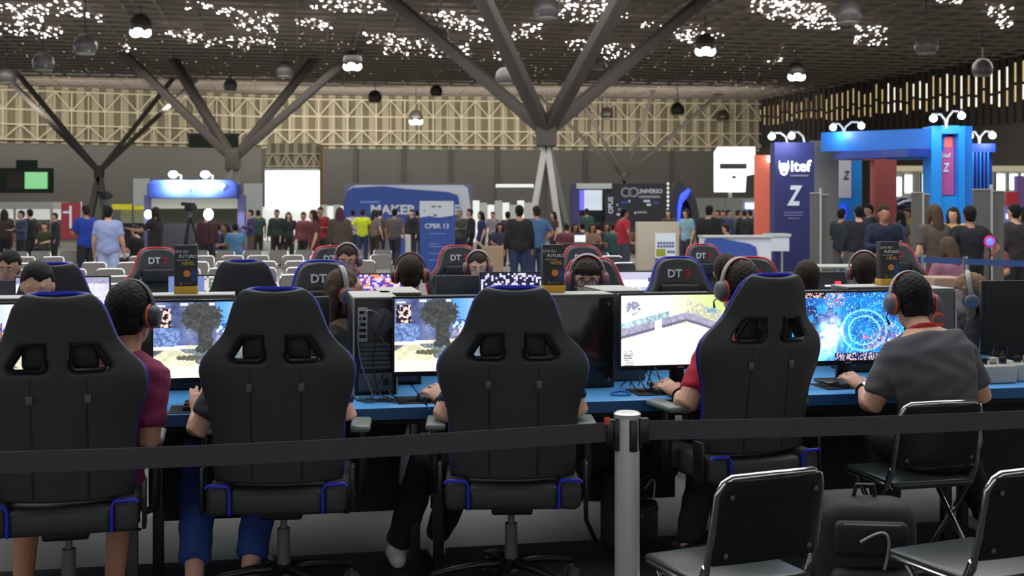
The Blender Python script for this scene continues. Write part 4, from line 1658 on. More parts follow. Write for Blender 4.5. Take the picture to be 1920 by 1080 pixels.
# player in maroon (leftmost)
C_maroon = cloth('maroon', (126, 38, 76))
p, fr, J = seated('player in a maroon T-shirt and shorts leaning out of the leftmost chair', G(172, 4.70), TH - .12, P(245, 590, 4.80), G(176, 4.70, .56), dict(HI, legs='shorts', head_scale=1.06), C_maroon, cloth('shorts_dark', (38, 34, 44)), HAIRB, SKIN2,
                  mat('shoe_black', (26, 26, 28), .6), facing=(.18, 1, -.2), neck=P(236, 668, 4.72), twist=-.05,
                  el_r=P(279, 830, 4.64), wr_r=P(262, 836, 4.86), el_l=P(60, 800, 4.68), wr_l=P(40, 770, 5.0), sh_r=P(286, 704, 4.70), sh_l=P(150, 706, 4.68),
                  kn_l=G(60, 5.08, .53), kn_r=G(230, 5.1, .53), an_l=G(42, 4.78, .09), an_r=G(214, 4.82, .09))
headset('dark headset with orange rings on the maroon player', fr, light=False)
# player in blue jeans (second chair)
C_dark = cloth('charcoal', (62, 60, 68))
p, fr, J = seated('player in blue jeans hidden by the second chair, hand raised on the mouse', G(515, 4.99), TH, P(522, 606, 5.02), G(515, 4.99, .56), dict(HI, legs='crop'), C_dark, cloth('jeans_blue', (34, 62, 128)), HAIRD, SKIN,
                  mat('sandal_tan', (150, 120, 90), .7), facing=(-.1, 1, -.2), el_l=P(368, 812, 4.84), wr_l=P(371, 772, 4.99), tip_l=P(374, 728, 5.07), el_r=P(652, 782, 4.90), wr_r=P(590, 750, 5.14), sh_l=P(430, 702, 4.94), sh_r=P(606, 700, 4.98), curl=.5,
                  kn_l=G(372, 5.34, .55), kn_r=G(500, 5.38, .55), an_l=G(364, 4.90, .10), an_r=G(468, 4.98, .10))
# player behind the third chair
C_navy = cloth('navy', (38, 40, 58))
p, fr, J = seated('player hidden by the third chair with a black wristband on the mouse arm', G(962, 5.10), TH, P(968, 608, 5.14), G(962, 5.10, .56), dict(HI, arm=1.1), C_navy, cloth('trousers_black', (17, 17, 19)), HAIRB, SKIN,
                  mat('shoe_white', (198, 196, 200), .6), facing=(-.1, 1, -.2), el_l=P(832, 782, 5.0), wr_l=P(834, 752, 5.17), tip_l=P(796, 716, 5.26), el_r=P(1083, 768, 5.04), wr_r=P(1040, 740, 5.34), sh_l=P(878, 698, 5.08), sh_r=P(1052, 698, 5.1), curl=.8,
                  kn_l=G(800, 5.25, .52), kn_r=G(880, 5.32, .52), an_l=G(745, 5.38, .10), an_r=G(818, 5.52, .10))
c_, mb_ = wrist_ring(P(832, 782, 5.0), P(834, 752, 5.17), .0385, .006)
tag(obj('wristband', mb_, M_matteblack, None, smooth=60, loc=c_), 'black band around the wrist beside the third chair', 'wristband')
# player in red (fourth chair)
C_red = cloth('red', (176, 28, 52))
p, fr, J = seated('player in a red T-shirt with a headset in the turned fourth chair', G(1390, 5.42), TH + .12, P(1386, 541, 5.44), G(1390, 5.41, .58), dict(HI, width=1.05, arm=1.15), C_red, cloth('trousers_black', (17, 17, 19)), HAIRD, SKIN,
                  mat('shoe_black', (26, 26, 28), .6), facing=(-.45, 1, -.12), neck=P(1388, 622, 5.40), el_l=P(1286, 760, 5.24), wr_l=P(1276, 742, 5.44), tip_l=P(1236, 710, 5.52), el_r=P(1470, 760, 5.36), wr_r=P(1440, 734, 5.6), sh_l=P(1330, 668, 5.36), sh_r=P(1470, 660, 5.42), curl=.7,
                  kn_l=G(1330, 5.55, .56), kn_r=G(1440, 5.6, .56), an_l=G(1290, 5.35, .10), an_r=G(1400, 5.5, .10))
headset('grey headset with orange rings on the player in red', fr)
c_, mb_ = wrist_ring(P(1286, 760, 5.24), P(1276, 742, 5.44), .040, .005)
tag(obj('wristband', mb_, M_matteblack, None, smooth=60, loc=c_), 'thin black band around the wrist of the player in red', 'wristband')
# player in the grey shirt
C_grey = cloth('grey', (86, 84, 89))
p, fr, J = seated('player in a grey T-shirt and headset sitting on the folding chair', G(1762, 5.34), TH + .03, P(1708, 566, 5.46), G(1758, 5.32, .57), dict(HI, width=1.06, bow=.05, arm=1.1), C_grey, cloth('trousers_black', (17, 17, 19)), HAIRB, SKIN,
                  mat('shoe_white', (198, 196, 200), .6), facing=(-.12, 1, -.15), neck=P(1728, 622, 5.36), sh_l=P(1674, 672, 5.36), sh_r=P(1806, 664, 5.42), el_l=P(1634, 762, 5.34), wr_l=P(1620, 730, 5.57), tip_l=P(1584, 696, 5.66), el_r=P(1840, 744, 5.42), wr_r=P(1800, 735, 5.7), curl=.7,
                  kn_l=G(1650, 5.6, .54), kn_r=G(1790, 5.66, .54), an_l=G(1668, 5.42, .10), an_r=G(1850, 5.9, .10))
headset('grey headset with orange rings on the player in the grey shirt', fr)
c0, mb_ = wrist_ring(P(1634, 762, 5.34), P(1620, 730, 5.57), .0385, .007)
tw_ = thing('wristwatch', 'steel wristwatch on the mouse arm of the grey shirt player', 'watch', c0)
obj('strap', mb_, M_matteblack, tw_, smooth=60)
obj('watch_case', MB().lathe([(.017, 0), (.018, .008), (.012, .011)], (0, -.02, .034), 14, Vector((0, -.5, 1))), M_chrome, tw_)
hd, rt, f, up = fr
nb = P(1728, 618, 5.36)
lan = thing('lanyard', 'red lanyard around the neck of the grey shirt player', 'lanyard', nb)
obj('ribbon', MB().tube([rt * (math.cos(a) * .075) + f * (math.sin(a) * .07) + Vector((0, 0, -.012 - .02 * math.sin(a))) for a in [i * PI / 9 for i in range(18)]], [(.012, .004)] * 18, 8, lat=Vector((0, 0, 1)), closed=True), mat('lanyard_red', (186, 34, 44), .6), lan, smooth=60)

# far side of the first block
p, fr, J = seated('boy in glasses with a grey headset looking down behind the middle monitor', RP(1102, 1.75), TH + PI, P(1101, 521, 6.92), RP(1104, 1.8, .58), dict(vox=.009, hair='fringe'), cloth('black_tee', (30, 30, 34)), cloth('jeans_dark', (36, 42, 66)), HAIRD, SKIN, face=True, facing=(-.08, -1, -.22))
headset('grey headset with red padding on the boy in glasses', fr, mic=False, ring=M_redpipe)
hd, rt, f, up = fr
gl = thing('glasses', 'thin dark round glasses on the boy behind the middle monitor', 'glasses', hd)
for s in (-1, 1):
    c = rt * (s * .033) + f * .102 + up * .002
    obj('rim', MB().tube([c + rt * (math.cos(a) * .025) + up * (math.sin(a) * .021) for a in [i * PI / 8 for i in range(16)]], .0022, 6, closed=True), M_matteblack, gl, smooth=60)
    obj('temple', MB().tube([c + rt * (s * .025), rt * (s * .082) + f * .02 + up * .008], .002, 5), M_matteblack, gl)
obj('bridge', MB().tube([rt * -.009 + f * .103 + up * .006, f * .105 + up * .008, rt * .009 + f * .103 + up * .006], .002, 5), M_matteblack, gl)
p, fr, J = seated('long-haired player with a pale headset turned sideways beside the cabled tower', RP(655, 1.62), TH + PI * .5 - .4, P(648, 545, 6.62), RP(650, 1.66, .56), dict(vox=.009, hair='long'), cloth('brown_top', (74, 58, 50)), cloth('jeans_dark', (36, 42, 66)), HAIRM, SKIN, facing=(.85, .35, -.25))
headset('pale grey headset on the long-haired player', fr, mic=False)
p, fr, J = seated('player with long light brown hair behind the dark right-hand monitor', RP(1830, 1.72), TH + PI * .35, P(1816, 550, 7.2), RP(1836, 1.75, .56), dict(vox=.009, hair='long'), cloth('sleeveless_black', (34, 30, 34)), cloth('jeans_dark', (36, 42, 66)), mat('hair_light_brown', (132, 106, 78), .6, spec=.2, var=.4, scale=140, bump=.8), SKIN, facing=(-.75, .35, -.35))
headset('white-banded headset over the long light brown hair', fr, mic=False, ring=M_hscup)
p, fr, J = seated('dark-haired player half hidden by the rear chair at the left', RP(70, 1.75), TH + PI, P(70, 535, 6.35), RP(72, 1.85, .57), dict(vox=.012), cloth('black_tee', (30, 30, 34)), cloth('trousers_black', (17, 17, 19)), HAIRB, SKIN, facing=(.3, -1, -.5))
# second block, facing away
p, fr, J = seated('rear player with short brown hair and an orange-ringed headset seen from behind', RP(772, 2.62), TH, P(770, 514, 7.75), RP(772, 2.5, .57), dict(vox=.012), cloth('grey_rear', (70, 68, 72)), cloth('trousers_black', (17, 17, 19)), HAIRD, SKIN, facing=(0, 1, -.1))
headset('orange-ringed headset on the rear player seen from behind', fr, mic=False, light=False)
p, fr, J = seated('short-haired rear player with bare ears between two headsets', RP(1362, 2.6), TH, P(1362, 510, 8.0), RP(1362, 2.55, .60), dict(vox=.012), cloth('black_tee', (30, 30, 34)), cloth('trousers_black', (17, 17, 19)), HAIRD, SKIN, facing=(.2, 1, -.15))
p, fr, J = seated('dark-haired rear player bending low left of the red logo light', RP(1512, 2.5), TH, P(1512, 522, 8.1), RP(1510, 2.45, .57), dict(vox=.012, width=.85), cloth('brown_rear', (64, 54, 50)), cloth('trousers_black', (17, 17, 19)), HAIRD, SKIN, facing=(-.1, 1, -.35))
p, fr, J = seated('rear player with a dark headset beside the rightmost orange-footed sign', RP(1622, 2.55), TH, P(1621, 508, 8.2), RP(1622, 2.5, .58), dict(vox=.012, width=.85), cloth('grey_rear', (70, 68, 72)), cloth('trousers_black', (17, 17, 19)), HAIRD, SKIN, facing=(.3, 1, -.15))
headset('dark headset with red trim on the rear player by the rightmost sign', fr, mic=False, ring=M_redpipe)
# second block, facing us
p, fr, J = seated('short-haired man with a headset facing us before the red-edged chair', RP(896, 4.75), TH + PI, P(896, 500, 10.0), RP(896, 4.85, .57), dict(vox=.012), cloth('teal_tee', (50, 60, 66)), cloth('trousers_black', (17, 17, 19)), HAIRD, SKIN, face=True, facing=(.05, -1, -.3))
headset('grey headset with red rings on the short-haired man facing us', fr, mic=False, ring=M_redpipe)
p, fr, J = seated('man with cropped dark hair and headset looking down in the back row', RP(652, 4.75), TH + PI, P(651, 487, 9.8), RP(652, 4.85, .58), dict(vox=.012), cloth('blue_tee', (46, 66, 112)), cloth('trousers_black', (17, 17, 19)), HAIRD, SKIN2, face=True, facing=(.1, -1, -.5))
headset('dark headset with red trim on the man looking down in the back row', fr, mic=False, ring=M_redpipe)
p, fr, J = seated('man facing us at the left picture edge of the back row', RP(18, 4.7), TH + PI, P(17, 500, 9.1), RP(18, 4.8, .57), dict(vox=.012), cloth('black_tee', (30, 30, 34)), cloth('trousers_black', (17, 17, 19)), HAIRB, SKIN2, face=True, facing=(.1, -1, -.2))

# ------------------------------------------------------------------ stands and signs in the hall
class Stand:
    def __init__(s, name, label, cat, px, d):
        s.px, s.d = px, d
        s.k = d / F
        s.t = thing(name, label, cat, G(px, d))

    def xy(s, px, py):
        return (px - s.px) * s.k, CAMZ - (py - HY) * s.k

    def box(s, name, x0, x1, y0, y1, m, depth=.12, dy=0.0, bevel=0.0, floor=False, parent=None):
        a, zt = s.xy(x0, y0)
        b, zb = s.xy(x1, y1)
        if floor:
            zb = 0.0
        return obj(name, MB().box(((a + b) / 2, dy, (zt + zb) / 2), (b - a, depth, zt - zb)), m, parent or s.t, bevel)

    def poly(s, name, pts, m, y0, y1, parent=None, bevel=0.0):
        return obj(name, MB().prism([s.xy(*p) for p in pts], y0, y1), m, parent or s.t, bevel)

    def text(s, body, px, py, hpx, m, dy=-.07, bold=0.0, sx=1.0, shear=0.0, rot=(PI / 2, 0, 0), parent=None):
        x, z = s.xy(px, py)
        return text(body, hpx * s.k * 1.38, m, parent or s.t, (x, dy, z), rot, extrude=.006, bold=bold * hpx * s.k, sx=sx, shear=shear)


M_glow = mat('white_lit_panel', (255, 255, 255), emit=1.6, var=0)
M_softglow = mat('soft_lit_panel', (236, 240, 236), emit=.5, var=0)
M_print_w = mat('print_white', (226, 230, 240), .6, var=.03)
M_navy = mat('stand_navy', (44, 46, 104), .6)
M_cobalt = mat('stand_cobalt', (60, 88, 170), .6, var=.06)
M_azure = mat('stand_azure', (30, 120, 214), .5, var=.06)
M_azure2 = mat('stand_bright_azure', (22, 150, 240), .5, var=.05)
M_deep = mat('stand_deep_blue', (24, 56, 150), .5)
M_coral = mat('stand_coral', (222, 104, 84), .6, var=.05)
M_brick = mat('stand_brick_red', (176, 84, 76), .6, var=.05)
M_part = mat('partition_grey', (104, 101, 98), .7, var=.05)
M_alu = mat('aluminium_profile', (196, 194, 188), .4, .3)
M_stall = mat('stall_white', (206, 210, 204), .6, var=.08, scale=1.5)
M_standdark = mat('stand_charcoal', (44, 44, 50), .6)
M_blueglow = mat('blue_led', (40, 60, 255), emit=3.0, var=0)
M_lampglow = mat('spot_lamp_glow', (226, 240, 255), emit=9, var=0)
M_wood = mat('pale_plywood', (176, 164, 146), .6, var=.08, scale=3)

s = Stand('wall_display', 'green-framed display box with one lit screen high on the left wall', 'display', 48, 76)
s.box('frame', -8, 98, 315, 362, mat('green_box', (38, 54, 42), .6), .5)
s.box('screen', 50, 92, 323, 354, mat('green_screen', (130, 200, 140), emit=.9, var=0), .1, -.25)
s.box('dark_pane', 16, 47, 323, 354, mat('brown_pane', (70, 62, 58), .5), .1, -.25)
s.box('bracket', 30, 66, 300, 316, mat('green_box', (38, 54, 42)), .4, .2)
s = Stand('hanging_panel', 'dark green panel hanging beneath the gable near the second column', 'panel', 425, 80)
s.box('panel', 354, 447, 252, 277, mat('green_panel', (66, 78, 66), .7), .2)
s.box('panel_frame', 352, 449, 250, 254, M_part, .3)
s = Stand('market_stall', 'long white canopy stall behind the chairs at the left edge', 'stall', 50, 58)
s.box('canopy', -30, 114, 379, 392, M_stall, 2.0)
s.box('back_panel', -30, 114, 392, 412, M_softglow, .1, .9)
for q in (-25, 40, 108):
    s.box('post', q, q + 4, 390, 400, M_alu, .08, -.9, floor=True)
s.box('counter', -30, 114, 420, 432, mat('counter_red', (120, 60, 60), .6), .8, -.5, floor=True)
s = Stand('red_banner', 'dull red upright banner with pale lettering beside the man in blue', 'banner', 133, 44)
s.box('cloth', 115, 151, 380, 447, mat('banner_red', (150, 50, 58), .7), .06)
s.box('letter_stroke', 131, 135, 386, 428, M_print_w, .02, -.04)
s.box('letter_stroke', 119, 131, 396, 400, M_print_w, .02, -.04)
s.box('pole', 149, 152, 378, 400, M_alu, .05, .05, floor=True)
s = Stand('yellow_awning', 'yellow lit awning of the far food stall behind the light blue shirt', 'awning', 246, 58)
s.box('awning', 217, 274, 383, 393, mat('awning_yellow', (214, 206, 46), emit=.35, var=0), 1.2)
s.box('stall_back', 217, 274, 393, 410, M_stall, .1, .8, floor=True)
s.box('counter', 217, 274, 418, 430, M_standdark, .5, -.3, floor=True)

# blue stand with two lit lamps
s = Stand('blue_stand', 'blue stand with white soffit and two glaring white lamps at the left', 'stand', 365, 50)
s.poly('fascia', [(282, 372), (282, 346), (292, 338), (440, 338), (450, 346), (450, 372)], mat('fascia_blue', (62, 84, 170), .5), -.5, .3, bevel=.03)
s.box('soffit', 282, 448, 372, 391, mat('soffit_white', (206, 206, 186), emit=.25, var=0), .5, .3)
s.box('side_post', 272, 283, 366, 400, mat('post_lilac', (112, 108, 160), .6), .3, floor=True)
s.box('side_post', 447, 460, 366, 400, mat('post_lilac', (112, 108, 160)), .3, floor=True)
s.box('rear_wall', 283, 447, 391, 410, mat('olive_wall', (96, 100, 80), .7), .1, .9, floor=True)
s.box('counter', 283, 447, 420, 428, M_standdark, .6, -.2, floor=True)
for cx in (335, 394):
    x, z = s.xy(cx, 328)
    lp = obj('spot_lamp', MB().ell((x, -.8, z), (.2, .16, .14), n=12, m=8), M_lampglow, s.t, smooth=60)
    l = bpy.data.lights.new('spot_lamp_light', 'POINT')
    l.energy = 420
    l.color = (.85, .93, 1)
    l.shadow_soft_size = .08
    lo_ = bpy.data.objects.new('spot_lamp_light', l)
    COL.objects.link(lo_)
    lo_.location = s.t.location + Vector((x, -.85, z - .30))
    obj('lamp_arm', MB().tube([(x + .1, -.8, z), (x + .22, -.4, z - .02), (x + .15, -.2, z - .2)], .03, 6), M_alu, lp)
s.text('M', 364, 352, 12, M_print_w, -.56)
s.text('P', 424, 352, 12, M_print_w, -.56)
s = Stand('display_board', 'plain white display panel left of the blue stand', 'panel', 264, 54)
s.box('board', 249, 280, 335, 386, M_stall, .1)
s.box('edge', 248, 250, 333, 400, M_part, .12, floor=True)
s = Stand('display_board', 'tall white display panel right of the blue stand', 'panel', 470, 54)
s.box('board', 455, 492, 344, 400, M_stall, .1, floor=True)
s.box('edge', 455, 457, 342, 400, M_part, .12, floor=True)

s = Stand('video_wall', 'big blown-out white video wall under the gable', 'screen', 549, 70)
s.box('screen', 498, 600, 319, 388, M_glow, .3)
s.box('surround', 600, 602.5, 272, 390, mat('amber_edge', (150, 110, 50), .6), .5, .1)
s.box('lower_wall', 470, 600, 388, 400, M_softglow, .3, .2, floor=True)
s.box('rear_frame', 498, 600, 316, 320, M_alu, .5)
for i in range(12):
    s.box('cream_sheet', 498 + i * 8.5, 506.3 + i * 8.5, 268, 318, M_sheet[i % 2], .1, .3 + .05 * (i % 2))
for i in range(4):
    x0_ = 498 + i * 25.5
    for p_, q_ in (((x0_, 312), (x0_ + 12.7, 288)), ((x0_ + 12.7, 288), (x0_ + 25.5, 312))):
        a_, b_ = s.xy(*p_), s.xy(*q_)
        obj('lattice_bar', MB().bar((a_[0], .15, a_[1]), (b_[0], .15, b_[1]), .06, .06), M_truss, s.t)
for y_ in (288, 312):
    s.box('lattice_rail', 498, 600, y_ - 1, y_ + 1, M_truss, .06, .15)
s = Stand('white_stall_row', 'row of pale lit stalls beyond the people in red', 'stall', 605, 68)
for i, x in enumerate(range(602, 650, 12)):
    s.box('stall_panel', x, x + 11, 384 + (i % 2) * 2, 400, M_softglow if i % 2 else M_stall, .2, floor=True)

# MAKER stand
s = Stand('exhibition_stand', 'wide blue and white stand wall with big white lettering behind the yellow shirt', 'stand', 762, 52)
s.box('wall', 645, 886, 344, 440, mat('maker_lilac', (126, 122, 148), .6), .2, .2, floor=True)
s.poly('white_field', [(650, 436), (650, 366), (656, 352), (668, 347), (868, 347), (877, 352), (884, 400), (884, 436)], M_print_w, .02, .1)
s.poly('blue_field', [(646, 436), (644, 380), (650, 362), (660, 352), (720, 349), (760, 354), (840, 360), (858, 366), (861, 380), (861, 436)], M_cobalt, -.06, .02)
s.text('MAKER SPACE', 778, 394, 17, M_print_w, -.08, bold=.06, sx=1.12)
s.box('small_print', 676, 712, 377, 381, mat('pale_blue_print', (120, 150, 214), .6), .02, -.07)

# CPBR totem
s = Stand('event_totem', 'tall blue totem with white top and white lettering beside the wide stand wall', 'totem', 820, 30)
s.box('body', 788, 852, 378, 480, M_cobalt, .3, floor=True)
s.poly('white_top', [(788, 408), (788, 377), (851, 377), (851, 404), (824, 408), (806, 405)], M_print_w, -.165, -.15)
s.text('CPBR 13', 820, 424, 9, M_print_w, -.16, bold=.03)
for y, w in ((437, 30), (456, 18), (461, 26), (474, 36), (486, 16)):
    s.box('print_line', 805, 805 + w, y, y + 2, mat('pale_blue_print', (120, 150, 214)), .02, -.155)
for x, y, w in ((810, 386, 8), (822, 386, 6), (813, 402, 7), (796, 394, 2)):
    s.box('header_mark', x, x + w, y, y + 2.5, M_greyplastic, .02, -.17)
s = Stand('small_counter', 'small white counter with blue front left of the totem', 'counter', 755, 38)
s.box('body', 744, 769, 440, 470, M_stall, .5, floor=True)
s.box('front_print', 748, 761, 446, 478, M_cobalt, .03, -.27)
s = Stand('cardboard_box', 'open tan cardboard box standing right of the short-haired man', 'box', 920, 20)
s.box('body', 903, 944, 462, 505, mat('cardboard', (150, 128, 104), .8), .4, floor=True)
s.poly('flap', [(903, 462), (893, 455), (896, 453), (906, 461)], mat('cardboard', (150, 128, 104)), -.2, .2)
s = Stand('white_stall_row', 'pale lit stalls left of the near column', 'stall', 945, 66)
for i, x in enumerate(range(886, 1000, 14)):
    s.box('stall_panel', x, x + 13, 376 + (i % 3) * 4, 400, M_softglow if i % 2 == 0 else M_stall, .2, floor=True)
s = Stand('grey_booth', 'grey closed booth with pale top edge left of the near column', 'booth', 970, 70)
s.box('body', 932, 998, 352, 400, M_part, 2.0, floor=True)
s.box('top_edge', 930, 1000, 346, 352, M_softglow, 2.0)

# UNIVERSO stand
s = Stand('dark_stand', 'dark stand with two-ring logo lettering and a lit opening', 'stand', 1150, 48)
s.box('front_wall', 1135, 1250, 344, 420, M_standdark, .2, floor=True)
s.box('side_wall', 1044, 1076, 344, 420, M_part, .2, floor=True)
s.box('purple_post', 1072, 1086, 345, 420, mat('post_purple', (74, 66, 128), .5), .25, -.1, floor=True)
s.box('lintel', 1080, 1146, 344, 354, M_stall, .4, -.1)
s.box('lit_screen', 1085, 1131, 356, 394, mat('stand_screen', (196, 206, 216), emit=.9, var=0), .05, .6)
s.box('screen_edge', 1085, 1097, 356, 394, mat('screen_violet', (120, 116, 236), emit=.8, var=0), .03, .55)
s.box('inner_wall', 1076, 1140, 354, 420, mat('inner_dark', (40, 46, 52), .7), .1, .8, floor=True)
s.text('UNIVERSO', 1218, 359, 8, M_print_w, -.11, bold=.02, sx=.9)
s.box('tagline', 1197, 1237, 367, 371, mat('print_grey', (150, 150, 158), .6), .02, -.1)
for cx in (1173, 1187):
    x, z = s.xy(cx, 361)
    r = 8 * s.k
    obj('logo_ring', MB().tube([(x + math.cos(a) * r, -.11, z + math.sin(a) * r) for a in [i * PI / 8 for i in range(16)]], .045, 6, closed=True), mat('print_grey', (150, 150, 158)), s.t)
s.text('OPUS', 1145, 385, 9, M_print_w, -.11, rot=(PI / 2, -PI / 2, 0), bold=.04)
for x, y, w, m in ((1156, 382, 2, M_print_w), (1164, 378, 14, M_cobalt), (1178, 375, 3, M_print_w), (1206, 375, 12, M_print_w), (1212, 382, 8, M_print_w), (1224, 378, 10, M_cobalt), (1189, 397, 3, M_print_w), (1194, 396, 18, mat('print_grey', (150, 150, 158))), (1156, 400, 6, M_print_w), (1158, 391, 8, mat('print_grey', (150, 150, 158)))):
    s.box('wall_mark', x, x + w, y, y + 4, m, .02, -.11)
for q in range(9):
    x, z = s.xy(1251.5, 345 + q * 8)
    obj('edge_bulb', MB().ell((x, -.16, z), (.055, .05, .06), n=8, m=6), M_softglow, s.t, smooth=60)
s = Stand('light_arch', 'black curved arch lit blue from inside beside the dark stand', 'arch', 1282, 44)
s.poly('shell', [(1256, 430), (1258, 380), (1262, 350), (1268, 338), (1274, 342), (1290, 356), (1302, 372), (1308, 400), (1312, 430), (1300, 430), (1294, 396), (1288, 378), (1278, 372), (1273, 384), (1271, 430)], M_standdark, -.3, .5)
s.box('inner_screen', 1272, 1303, 374, 410, M_standdark, .1, .4, floor=True)
pts = [s.xy(px, py) for px, py in ((1270, 418), (1271, 396), (1273, 380), (1279, 368), (1288, 358))]
obj('blue_tube', MB().tube([(x, -.36, z) for x, z in pts], [.05, .06, .08, .13, .08], 8, cap=.8), M_blueglow, s.t, smooth=60)

s = Stand('lit_booth', 'glaring white booth left of the orange panel', 'booth', 1378, 58)
s.poly('lit_wall', [(1340, 360), (1340, 285), (1346, 276), (1414, 276), (1416, 326), (1398, 330), (1396, 360)], M_glow, -.2, .2)
s.box('grey_sign', 1348, 1398, 307, 317, M_part, .05, -.25)
s.box('small_sign', 1371, 1378, 330, 335, M_greyplastic, .05, -.25)
s.box('support', 1366, 1372, 358, 400, M_alu, .15, floor=True)
s = Stand('pale_partition', 'long pale partition behind the crowd right of the light arch', 'partition', 1360, 56)
for i, x in enumerate(range(1304, 1416, 28)):
    s.box('panel', x, x + 27.4, 371, 400, mat('pale_partition', (158, 156, 148), .7), .1, floor=True)
s.box('blue_white_sign', 1396, 1416, 380, 392, mat('sign_blue_white', (190, 206, 255), emit=1.5, var=0), .1, -.15)

# plywood totem with poster
s = Stand('plywood_totem', 'pale plywood totem with a white icon poster in the middle distance', 'totem', 1232, 20)
s.box('body', 1193, 1271, 416, 500, M_wood, .35, floor=True, bevel=.01)
s.box('poster', 1226, 1264, 437, 494, M_print_w, .01, -.18)
for r_ in range(2):
    for c_ in range(6):
        s.box('icon', 1230 + c_ * 5.4, 1234 + c_ * 5.4, 453 + r_ * 6, 457.5 + r_ * 6, mat('icon_blue', (86, 100, 150), .6), .006, -.186)
s.box('green_block', 1228, 1245, 466, 480, mat('poster_olive', (150, 158, 50), .6), .006, -.186)
for c_ in range(3):
    s.box('icon', 1248 + c_ * 5, 1252 + c_ * 5, 469, 474, mat('icon_blue', (86, 100, 150)), .006, -.186)
s.box('dark_footer', 1226, 1245, 483, 492, M_greyplastic, .006, -.186)
s.box('teal_footer', 1246, 1263, 483, 490, mat('poster_teal', (140, 180, 166), .6), .006, -.186)

s = Stand('reception_counter', 'blue and white reception counter beyond the red-edged chairs', 'counter', 1382, 22)
s.box('body', 1320, 1446, 444, 500, M_print_w, .6, .3, floor=True)
s.poly('blue_front', [(1320, 520), (1320, 452), (1326, 447), (1352, 447), (1405, 457), (1417, 463), (1419, 472), (1419, 520)], M_cobalt, -.03, 0)
s.box('countertop', 1318, 1448, 442, 445, M_stall, .7, .3)
s = Stand('white_table', 'white table in front of the navy banner', 'table', 1456, 24)
s.box('top', 1436, 1476, 438, 443, M_stall, .7)
s.box('front', 1439, 1473, 443, 470, M_print_w, .04, -.3)
for q in (1440, 1470):
    s.box('leg', q, q + 3, 443, 470, M_alu, .04, .25, floor=True)

# ITEF stand: navy banner, coral panels, blue portal
s = Stand('navy_banner', 'navy banner tower with glowing white lettering and a white Z', 'banner', 1484, 25)
s.box('tower', 1448, 1521, 268, 437, M_navy, .5, floor=True)
M_letterglow = mat('letter_glow', (240, 246, 255), emit=2.2, var=0)
s.text('itef', 1495, 313, 21, M_letterglow, -.27, bold=.02, sx=1.0)
x, z = s.xy(1464, 314)
r = 8 * s.k
obj('logo_bulb', MB().lathe([(r * .9, 0), (r * .9, .02)], (x, -.26, z), 16, Vector((0, -1, 0))), M_letterglow, s.t)
s.poly('logo_leaf', [(1456, 302), (1461, 320), (1464, 330), (1459, 327), (1455, 314)], M_letterglow, -.285, -.26)
s.poly('logo_leaf', [(1472, 302), (1468, 320), (1465, 330), (1470, 327), (1474, 314)], M_letterglow, -.285, -.26)
s.box('tagline', 1477, 1510, 329, 331.5, mat('print_grey', (150, 150, 158)), .02, -.26)
s.text('Z', 1482, 369, 36, M_print_w, -.27, bold=.05, sx=.62, shear=.22)
for y, x0, x1 in ((397, 1464, 1500), (402, 1464, 1500), (408, 1472, 1493)):
    s.box('print_line', x0, x1, y, y + 3, mat('print_lilac', (110, 104, 156), .6), .02, -.26)


def arm_lamp(label, px, py, d, heads):
    """curved arm lamps; heads: list of (px, py)"""
    b = P(px, py, d)
    for hx, hy in heads:
        h = P(hx, hy, d - .25)
        t = thing('arm_lamp', label(hx), 'lamp', b)
        q = h - b
        up = max(q.z, .02) + .06
        obj('arm', MB().tube([(0, 0, 0), (q.x * .1, q.y * .1, up * .7), (q.x * .45, q.y * .45, up * 1.15), (q.x * .8, q.y * .8, up * 1.1), (q.x, q.y, q.z)], .022, 6), M_alu, t, smooth=60)
        obj('lamp_head', MB().ell(q, (.075, .075, .07), n=12, m=8), M_lampglow, t, smooth=60)
        obj('lamp_collar', MB().lathe([(.04, .05), (.03, .10)], q, 10), M_alu, t)
        l = bpy.data.lights.new('arm_lamp_light', 'POINT')
        l.energy = 14
        l.color = (.75, .87, 1)
        l.shadow_soft_size = .1
        lo = bpy.data.objects.new('arm_lamp_light', l)
        COL.objects.link(lo)
        lo.location = h + Vector((0, -.12, -.12))


arm_lamp(lambda x: 'left arm lamp on the navy banner tower' if x < 1460 else 'right arm lamp on the navy banner tower', 1476, 268, 24.8, [(1447, 256)])
arm_lamp(lambda x: 'right arm lamp on the navy banner tower', 1508, 268, 24.8, [(1484, 255)])
arm_lamp(lambda x: 'left lamp of the pair over the portal beam' if x < 1590 else 'right lamp of the pair over the portal beam', 1582, 252, 26.2, [(1562, 239), (1615, 236)])
arm_lamp(lambda x: 'left lamp of the pair over the blue portal column' if x < 1780 else 'right lamp of the pair over the blue portal column', 1774, 240, 23.6, [(1750, 222), (1803, 217)])
arm_lamp(lambda x: 'small lamp beside the dark blue louvred panel' if x < 1840 else 'large lamp above the dark blue louvred panel', 1836, 271, 24.95, [(1818, 255), (1861, 254)])

